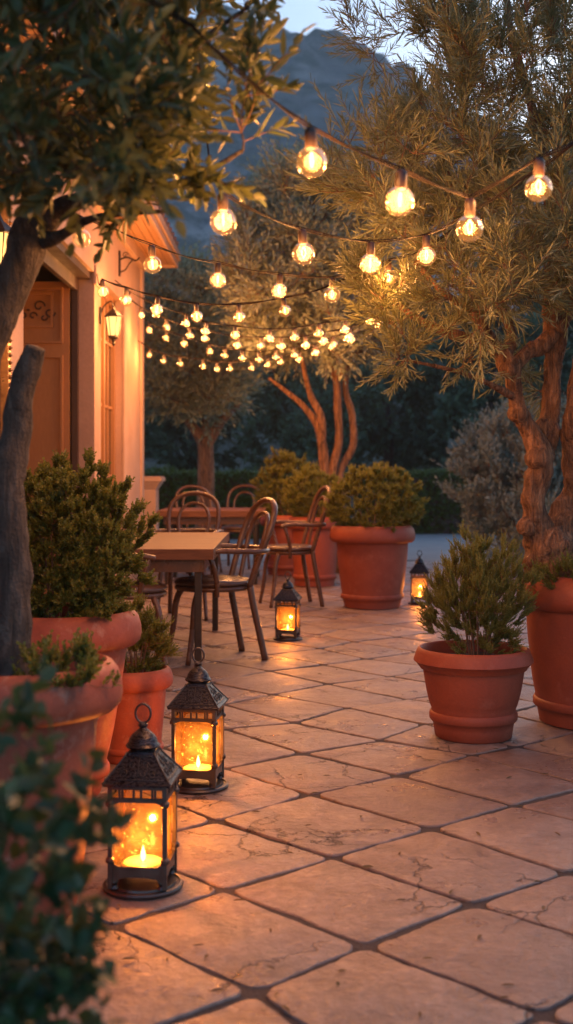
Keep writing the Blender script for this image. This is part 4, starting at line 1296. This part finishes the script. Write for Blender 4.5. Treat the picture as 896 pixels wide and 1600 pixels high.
# ---- shrubs
def shrub(name, label, cat, base, cen, rad, nt, ns, SL, n, ll, lw, mat, seed, stems=5, group=None, simple=True, spread=(50, 20), up=0.5, out=0.8, along=0.3, rand=0.35, shell=0.5, mind=0, stemr=0.006, zmin=None, twig=0.0008, whorl=1, lump=0.0, curl=0.2):
    rr = random.Random(seed); rn = np.random.default_rng(seed)
    t = thing(name, label, cat, base, group=group)
    base = Vector(base); cen = Vector(cen)
    tg_ = []
    tries = 0
    while len(tg_) < nt and tries < nt * 50:
        tries += 1
        v = Vector((rr.gauss(0, 1), rr.gauss(0, 1), rr.gauss(0, 1))).normalized()
        rs = rr.uniform(shell, 1.0)
        lm = 1 + lump * noise.noise(v * 2.6 + Vector((seed, 0, 0))) + lump * 0.5 * noise.noise(v * 6 + Vector((seed, 0, 0)))
        q = cen + Vector((v.x * rad[0], v.y * rad[1], v.z * rad[2])) * rs * lm
        if q.z < (zmin if zmin is not None else base.z + 0.02): continue
        if mind and any((q - p).length < mind for p in tg_): continue
        tg_.append(q)
    br = MB()
    nodes = []
    for k in range(stems):
        a = 2 * PI * k / stems + rr.uniform(-.4, .4)
        b0 = base + Vector((math.cos(a), math.sin(a), 0)) * rad[0] * 0.15 * (1 if stems > 1 else 0)
        b0.z = base.z - 0.01
        e = cen + Vector((math.cos(a) * rad[0], math.sin(a) * rad[1], rr.uniform(-0.2, 0.5) * rad[2])) * 0.4
        cp = catmull([b0, b0.lerp(e, 0.5) + Vector((0, 0, 0.03)), e], 5)
        br.tube(cp, [stemr * (1 - 0.5 * i / len(cp)) for i in range(len(cp))], 6)
        nodes += [(p, stemr * (1 - 0.5 * i / len(cp))) for i, p in enumerate(cp)]
    new = grow(br, nodes, tg_, rr, step=max(0.03, rad[0] * 0.1), r_tip=0.001, rk=0.01, wig=0.15, sides=4)
    br.build('stems', M['twig'], t, smooth=True, world=True)
    O, D = spawn(new, ns, rr, cen - Vector((0, 0, rad[2] * 0.4)), out=out, up=up, along=along, rand=rand, smin=0.35)
    L = SL * (0.6 + 0.8 * rn.random(len(O)))
    V, Q, TV, TQ = spray_set(O, D, L, n, ll, lw, rnd=rn, twig=twig, simple=simple, spread=spread, whorl=whorl, curl=curl)
    qmesh('foliage', V, Q, mat, t, off=base)
    qmesh('twigs', TV, TQ, M['twig'], t, off=base)
    return t

# boxwood dome
c = pg(585, 10.2)
shrub('boxwood', 'rounded boxwood dome clipped wider than the pot in the patio centre', 'shrub', (c.x, c.y, zF), (c.x, c.y, zF + 0.26), (0.40, 0.40, 0.29), 520, 6500, 0.05, 9, 0.017, 0.011, M['leaf_box'], 51, shell=0.72, lump=0.22, up=0.35, out=1.0, zmin=zF + 0.02)
c = pg(492, 12.1)
shrub('boxwood', 'small boxwood in the half hidden pot, right behind the far armchair', 'shrub', (c.x, c.y, zG), (c.x - 0.03, c.y, zG + 0.24), (0.27, 0.3, 0.29), 260, 2800, 0.06, 8, 0.022, 0.013, M['leaf_box'], 52, shell=0.7, lump=0.22, out=1.0, zmin=zG + 0.01)
c = pg(450, 13.4)
shrub('boxwood', 'boxwood in the farthest pot, looking taller above the far armchair', 'shrub', (c.x, c.y, zH), (c.x, c.y, zH + 0.33), (0.32, 0.33, 0.38), 320, 3400, 0.07, 8, 0.024, 0.014, M['leaf_box'], 53, shell=0.7, lump=0.25, out=1.0, zmin=zH + 0.01)
# wispy shrub right
c = pg(748, 5.24)
shrub('wispy_shrub', 'feathery upright shrub with see-through tips in the squat right pot', 'shrub', (c.x, c.y, zD), (c.x, c.y, zD + 0.245), (0.235, 0.225, 0.27), 420, 5200, 0.055, 17, 0.0088, 0.0034, M['leaf_wispy'], 61, stems=12, shell=0.25, up=1.0, out=0.55, along=0.6, rand=0.25, spread=(42, 20), lump=0.30, stemr=0.003, zmin=zD - 0.01, whorl=2, twig=0.0007)
# low plants in the biggest pot
c = P(905, 880, 5.3)
shrub('low_shrub', 'low feathery plant under the olive trunk in the biggest pot', 'plant', (c.x, 5.32, zE), (c.x, 5.32, zE + 0.06), (0.20, 0.14, 0.10), 90, 520, 0.06, 14, 0.012, 0.0036, M['leaf_box'], 62, stems=8, shell=0.3, up=1.0, stemr=0.002, zmin=zE, whorl=2, lump=0.4)
# big left shrub
c = pg(112, 4.3)
shrub('bushy_shrub', 'big bushy green shrub with golden tips in the tall left pot', 'shrub', (pg(97, 4.3).x, c.y, zB), (c.x, c.y, zB + 0.28), (0.265, 0.28, 0.31), 520, 7500, 0.045, 11, 0.0125, 0.0072, M['leaf_left'], 71, stems=9, shell=0.45, up=0.55, out=0.8, along=0.4, rand=0.3, spread=(55, 25), lump=0.36, zmin=zB - 0.0, whorl=2, stemr=0.005, simple=True)
# pot C shrub
c = pg(215, 4.83)
shrub('small_shrub', 'small fine-leaved shrub in the little pot behind the lantern', 'shrub', (c.x, c.y, zC), (c.x, c.y, zC + 0.13), (0.115, 0.12, 0.16), 130, 900, 0.05, 14, 0.011, 0.0040, M['leaf_left'], 72, stems=8, shell=0.3, up=0.8, lump=0.3, stemr=0.003, zmin=zC, whorl=2)
# seedlings in pot A
c = pg(85, 3.02)
shrub('seedling', 'cluster of small leafy seedlings at the foot of the cut olive trunk', 'plant', (c.x, 3.02, zA), (c.x, 3.02, zA + 0.05), (0.12, 0.12, 0.07), 60, 260, 0.05, 9, 0.016, 0.0075, M['leaf_left'], 73, stems=7, shell=0.3, up=1.0, stemr=0.002, zmin=zA, lump=0.4, simple=False)
# silver bush
c = pg(815, 15.0)
shrub('silver_bush', 'large grey-green bush standing beyond the patio behind the right olive trunk', 'bush', (c.x, 15.0, 0), (c.x, 15.0, 0.9), (0.85, 0.9, 1.12), 320, 3600, 0.24, 10, 0.075, 0.017, M['leaf_silver'], 81, stems=9, shell=0.5, up=0.9, out=0.7, lump=0.3, stemr=0.02, zmin=0.03, twig=0.002)
c = pg(980, 16.0)
shrub('silver_bush', 'grey-green bush cut by the right edge behind the biggest pot', 'bush', (c.x, 16.0, 0), (c.x, 16.0, 0.7), (0.9, 0.8, 0.9), 220, 2000, 0.24, 10, 0.075, 0.017, M['leaf_silver'], 82, stems=8, shell=0.5, up=0.9, out=0.7, lump=0.3, stemr=0.02, zmin=0.03, twig=0.002)

# foreground bush, blurred
rr = random.Random(91)
t = thing('leafy_bush', 'out-of-focus dark green leafy bush in the bottom left corner', 'bush', (-0.62, 1.62, 0))
br = MB(); nodes = []
for k in range(7):
    e = P(rr.uniform(-120, 60), rr.uniform(1250, 1500), rr.uniform(1.5, 1.75))
    cp = catmull([(-0.62 + rr.uniform(-.06, .06), 1.62 + rr.uniform(-.06, .06), -0.01), (-0.58 + rr.uniform(-.05, .05), 1.62, 0.3), e], 6)
    br.tube(cp, 0.005, 6); nodes += [(p, 0.005) for p in cp]
FP = [(-220, 1170), (-10, 1190), (30, 1240), (50, 1310), (70, 1370), (70, 1450), (85, 1520), (80, 1720), (-220, 1720)]
tg_ = sample_poly(FP, 110, 1.58, 0.16, rr, 0.03) + [P(*q) for q in ((115, 1270, 1.5), (140, 1290, 1.5), (130, 1340, 1.55), (110, 1450, 1.55), (105, 1530, 1.5), (30, 1150, 1.6), (5, 1120, 1.6), (60, 1210, 1.6))]
new = grow(br, nodes, tg_, rr, step=0.03, r_tip=0.001, rk=0.01, wig=0.25, sides=5)
br.build('stems', M['bark_dark'], t, smooth=True, world=True)
O, D = spawn(new, 300, rr, P(-60, 1400, 1.6), out=0.6, up=0.1, along=0.5, rand=0.5, smin=0.2)
rn = np.random.default_rng(91)
V, Q, TV, TQ = spray_set(O, D, 0.07 * (0.6 + 0.7 * rn.random(len(O))), 5, 0.036, 0.023, rnd=rn, spread=(65, 25), twig=0.001)
qmesh('foliage', V, Q, M['leaf_fg'], t, off=t.location)
qmesh('twigs', TV, TQ, M['twig'], t, off=t.location)

# ---- hedges
def hedge(label, x0, x1, y0, y1, h, seed, n=9000):
    rn = np.random.default_rng(seed)
    t = thing('hedge', label, 'hedge', ((x0 + x1) / 2, (y0 + y1) / 2, -0.06), group='clipped hedges along the garden edge')
    core = MB(); core.bx(x0 + .1, x1 - .1, y0 + .1, y1 - .1, -0.06, h - 0.1)
    # points on the surface
    u = rn.random((n, 3)); side = rn.random(n)
    Pn = np.empty((n, 3)); N = np.empty((n, 3))
    Pn[:, 0] = x0 + u[:, 0] * (x1 - x0); Pn[:, 1] = y0 + u[:, 1] * (y1 - y0); Pn[:, 2] = u[:, 2] * h
    N[:] = (0, -1, 0.3)
    top = side < 0.35; Pn[top, 2] = h; N[top] = (0, -0.2, 1)
    fr_ = (side >= 0.35) & (side < 0.8); Pn[fr_, 1] = y0
    rgt = (side >= 0.8) & (side < 0.9); Pn[rgt, 0] = x1; N[rgt] = (1, 0, 0.2)
    lft = side >= 0.9; Pn[lft, 0] = x0; N[lft] = (-1, 0, 0.2)
    lump = np.array([noise.noise(Vector(p * 1.6)) + 0.5 * noise.noise(Vector(p * 5)) for p in Pn])
    N = nrm(N)
    Pn = Pn + N * (lump[:, None] * 0.09 - 0.05) + rn.normal(size=(n, 3)) * 0.02
    D = nrm(N + rn.normal(size=(n, 3)) * 0.6)
    V, Q, TV, TQ = spray_set(Pn - D * 0.08, D, np.full(n, 0.12), 6, 0.05, 0.03, rnd=rn, twig=0.001, simple=True, spread=(60, 30))
    qmesh('foliage', V, Q, M['leaf_hedge'], t, off=t.location)
    core.build('inner_branches', M['bark_dark'], t, world=True)
hedge('long clipped hedge on the left, behind the far table and the single-trunk tree', -4.5, 0.9, 20.5, 21.5, 1.12, 1, 8000)
hedge('clipped hedge on the right, between the boxwood pot and the grey bush', 1.35, 5.6, 22.2, 23.4, 1.12, 2, 6000)

# ---- trees beyond the hedge
def far_tree(x, y, h, r, seed, label, mat=None, ns=1500):
    rr = random.Random(seed); rn = np.random.default_rng(seed)
    t = thing('far_tree', label, 'tree', (x, y, -0.06), group='dark trees beyond the hedge')
    br = MB(); nodes = []
    cp = catmull([(x, y, -0.06), (x + rr.uniform(-.2, .2), y, h * 0.3), (x + rr.uniform(-.3, .3), y, h * 0.6)], 5)
    rs = [0.03 * h * (1 - 0.6 * i / len(cp)) for i in range(len(cp))]
    br.tube(cp, rs, 8); nodes = list(zip(cp, rs))
    tg_ = []
    for _ in range(60):
        v = Vector((rr.gauss(0, 1), rr.gauss(0, 1), rr.gauss(0, 1))).normalized() * rr.uniform(0.4, 1) * (1 + 0.35 * noise.noise(Vector((seed, _ * 0.3, 0))))
        tg_.append(Vector((x + v.x * r, y + v.y * r, h * 0.56 + v.z * h * 0.44)))
    new = grow(br, nodes, tg_, rr, step=0.5, r_tip=0.01, rk=0.03, wig=0.2, sides=4)
    br.build('trunk', M['bark_dark'], t, smooth=True, world=True)
    O, D = spawn(new, ns, rr, Vector((x, y, h * 0.5)), out=0.7, up=0.3, along=0.4, rand=0.5)
    V, Q, TV, TQ = spray_set(O, D, 0.6 * (0.6 + 0.7 * rn.random(len(O))) * (h / 6), 9, 0.22 * h / 6, 0.10 * h / 6, rnd=rn, twig=0.004, simple=True)
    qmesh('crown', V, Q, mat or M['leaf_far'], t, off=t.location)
FT = [(-6.0, 31, 5.2, 2.3, 'lowest dark tree beyond the hedge, at the house corner'), (-2.9, 36, 6.0, 2.6, 'dark tree beyond the hedge behind the single-trunk olive'),
      (0.6, 33, 4.6, 2.0, 'dark tree beyond the hedge left of the middle olive stems'), (3.2, 40, 7.0, 2.8, 'dark tree beyond the hedge right of the middle olive stems'),
      (6.0, 37, 6.8, 2.6, 'dark tree beyond the hedge left of the grey bush'), (9.0, 42, 8.4, 3.2, 'tall dark tree beyond the hedge behind the right olive trunk'),
      (12.6, 45, 9.0, 3.4, 'dark tree beyond the hedge at the right edge'), (-5.6, 45, 7.4, 3.0, 'dark tree farther back at the house corner'), (0.9, 50, 7.6, 3.1, 'dark tree farther back behind the middle olive crown'),
      (5.4, 52, 8.8, 3.3, 'dark tree farther back in the gap beside the right olive')]
for k, (x, y, h, r_, lb) in enumerate(FT): far_tree(x, y, h, r_, 100 + k, lb)

# a few dry leaves blown onto the stones
rn = np.random.default_rng(5); K = 70
px = rn.uniform(150, 896, K); py = rn.uniform(960, 1590, K) ** 1.0
Pn = np.array([[*G(a, b)[:2], 0.004] for a, b in zip(px, py)])
keep = [k for k in range(K) if all((Pn[k][0] - q.x) ** 2 + (Pn[k][1] - q.y) ** 2 > r ** 2 for q, r in ((pg(224, 3.33), .14), (pg(310, 4.39), .14), (pg(740, 5.24), .19), (pg(937, 5.55), .3), (pg(205, 4.83), .14), (pg(450, 8.2), .13)))]
Pn = Pn[keep]; K = len(keep)
an = rn.uniform(0, 6.28, K)
D = nrm(np.stack([np.cos(an), np.sin(an), rn.uniform(0.0, 0.2, K)], 1)); N = nrm(np.stack([rn.normal(0, .25, K), rn.normal(0, .25, K), np.ones(K)], 1))
V, Q = leaves_mesh(Pn, D, N, rn.uniform(0.022, 0.042, K), rn.uniform(0.006, 0.011, K), fold=0.25, droop=0.05)
V[:, 2] = np.maximum(V[:, 2], 0.0025)
M['leaf_dry'] = mat_leaf('dry_leaf', [(0.10, 0.055, 0.025), (0.16, 0.10, 0.04), (0.07, 0.06, 0.03)], 0.1, 0.8)
tag(qmesh('fallen_leaves', V, Q, M['leaf_dry']), kind='stuff')

# ------------------------------------------------------------------ evening air
hz = MB(); hz.bx(-640, 760, -60, 1100, -2.2, 300)
hm = bpy.data.materials.new('evening_air'); hm.use_nodes = True
hm.node_tree.nodes.remove(hm.node_tree.nodes['Principled BSDF'])
pvn = hm.node_tree.nodes.new('ShaderNodeVolumePrincipled')
pvn.inputs['Color'].default_value = (0.82, 0.88, 0.95, 1)
pvn.inputs['Density'].default_value = 0.0006
pvn.inputs['Anisotropy'].default_value = 0.0
hm.node_tree.links.new(pvn.outputs[0], hm.node_tree.nodes['Material Output'].inputs['Volume'])
tag(hz.build('haze', hm), kind='stuff')
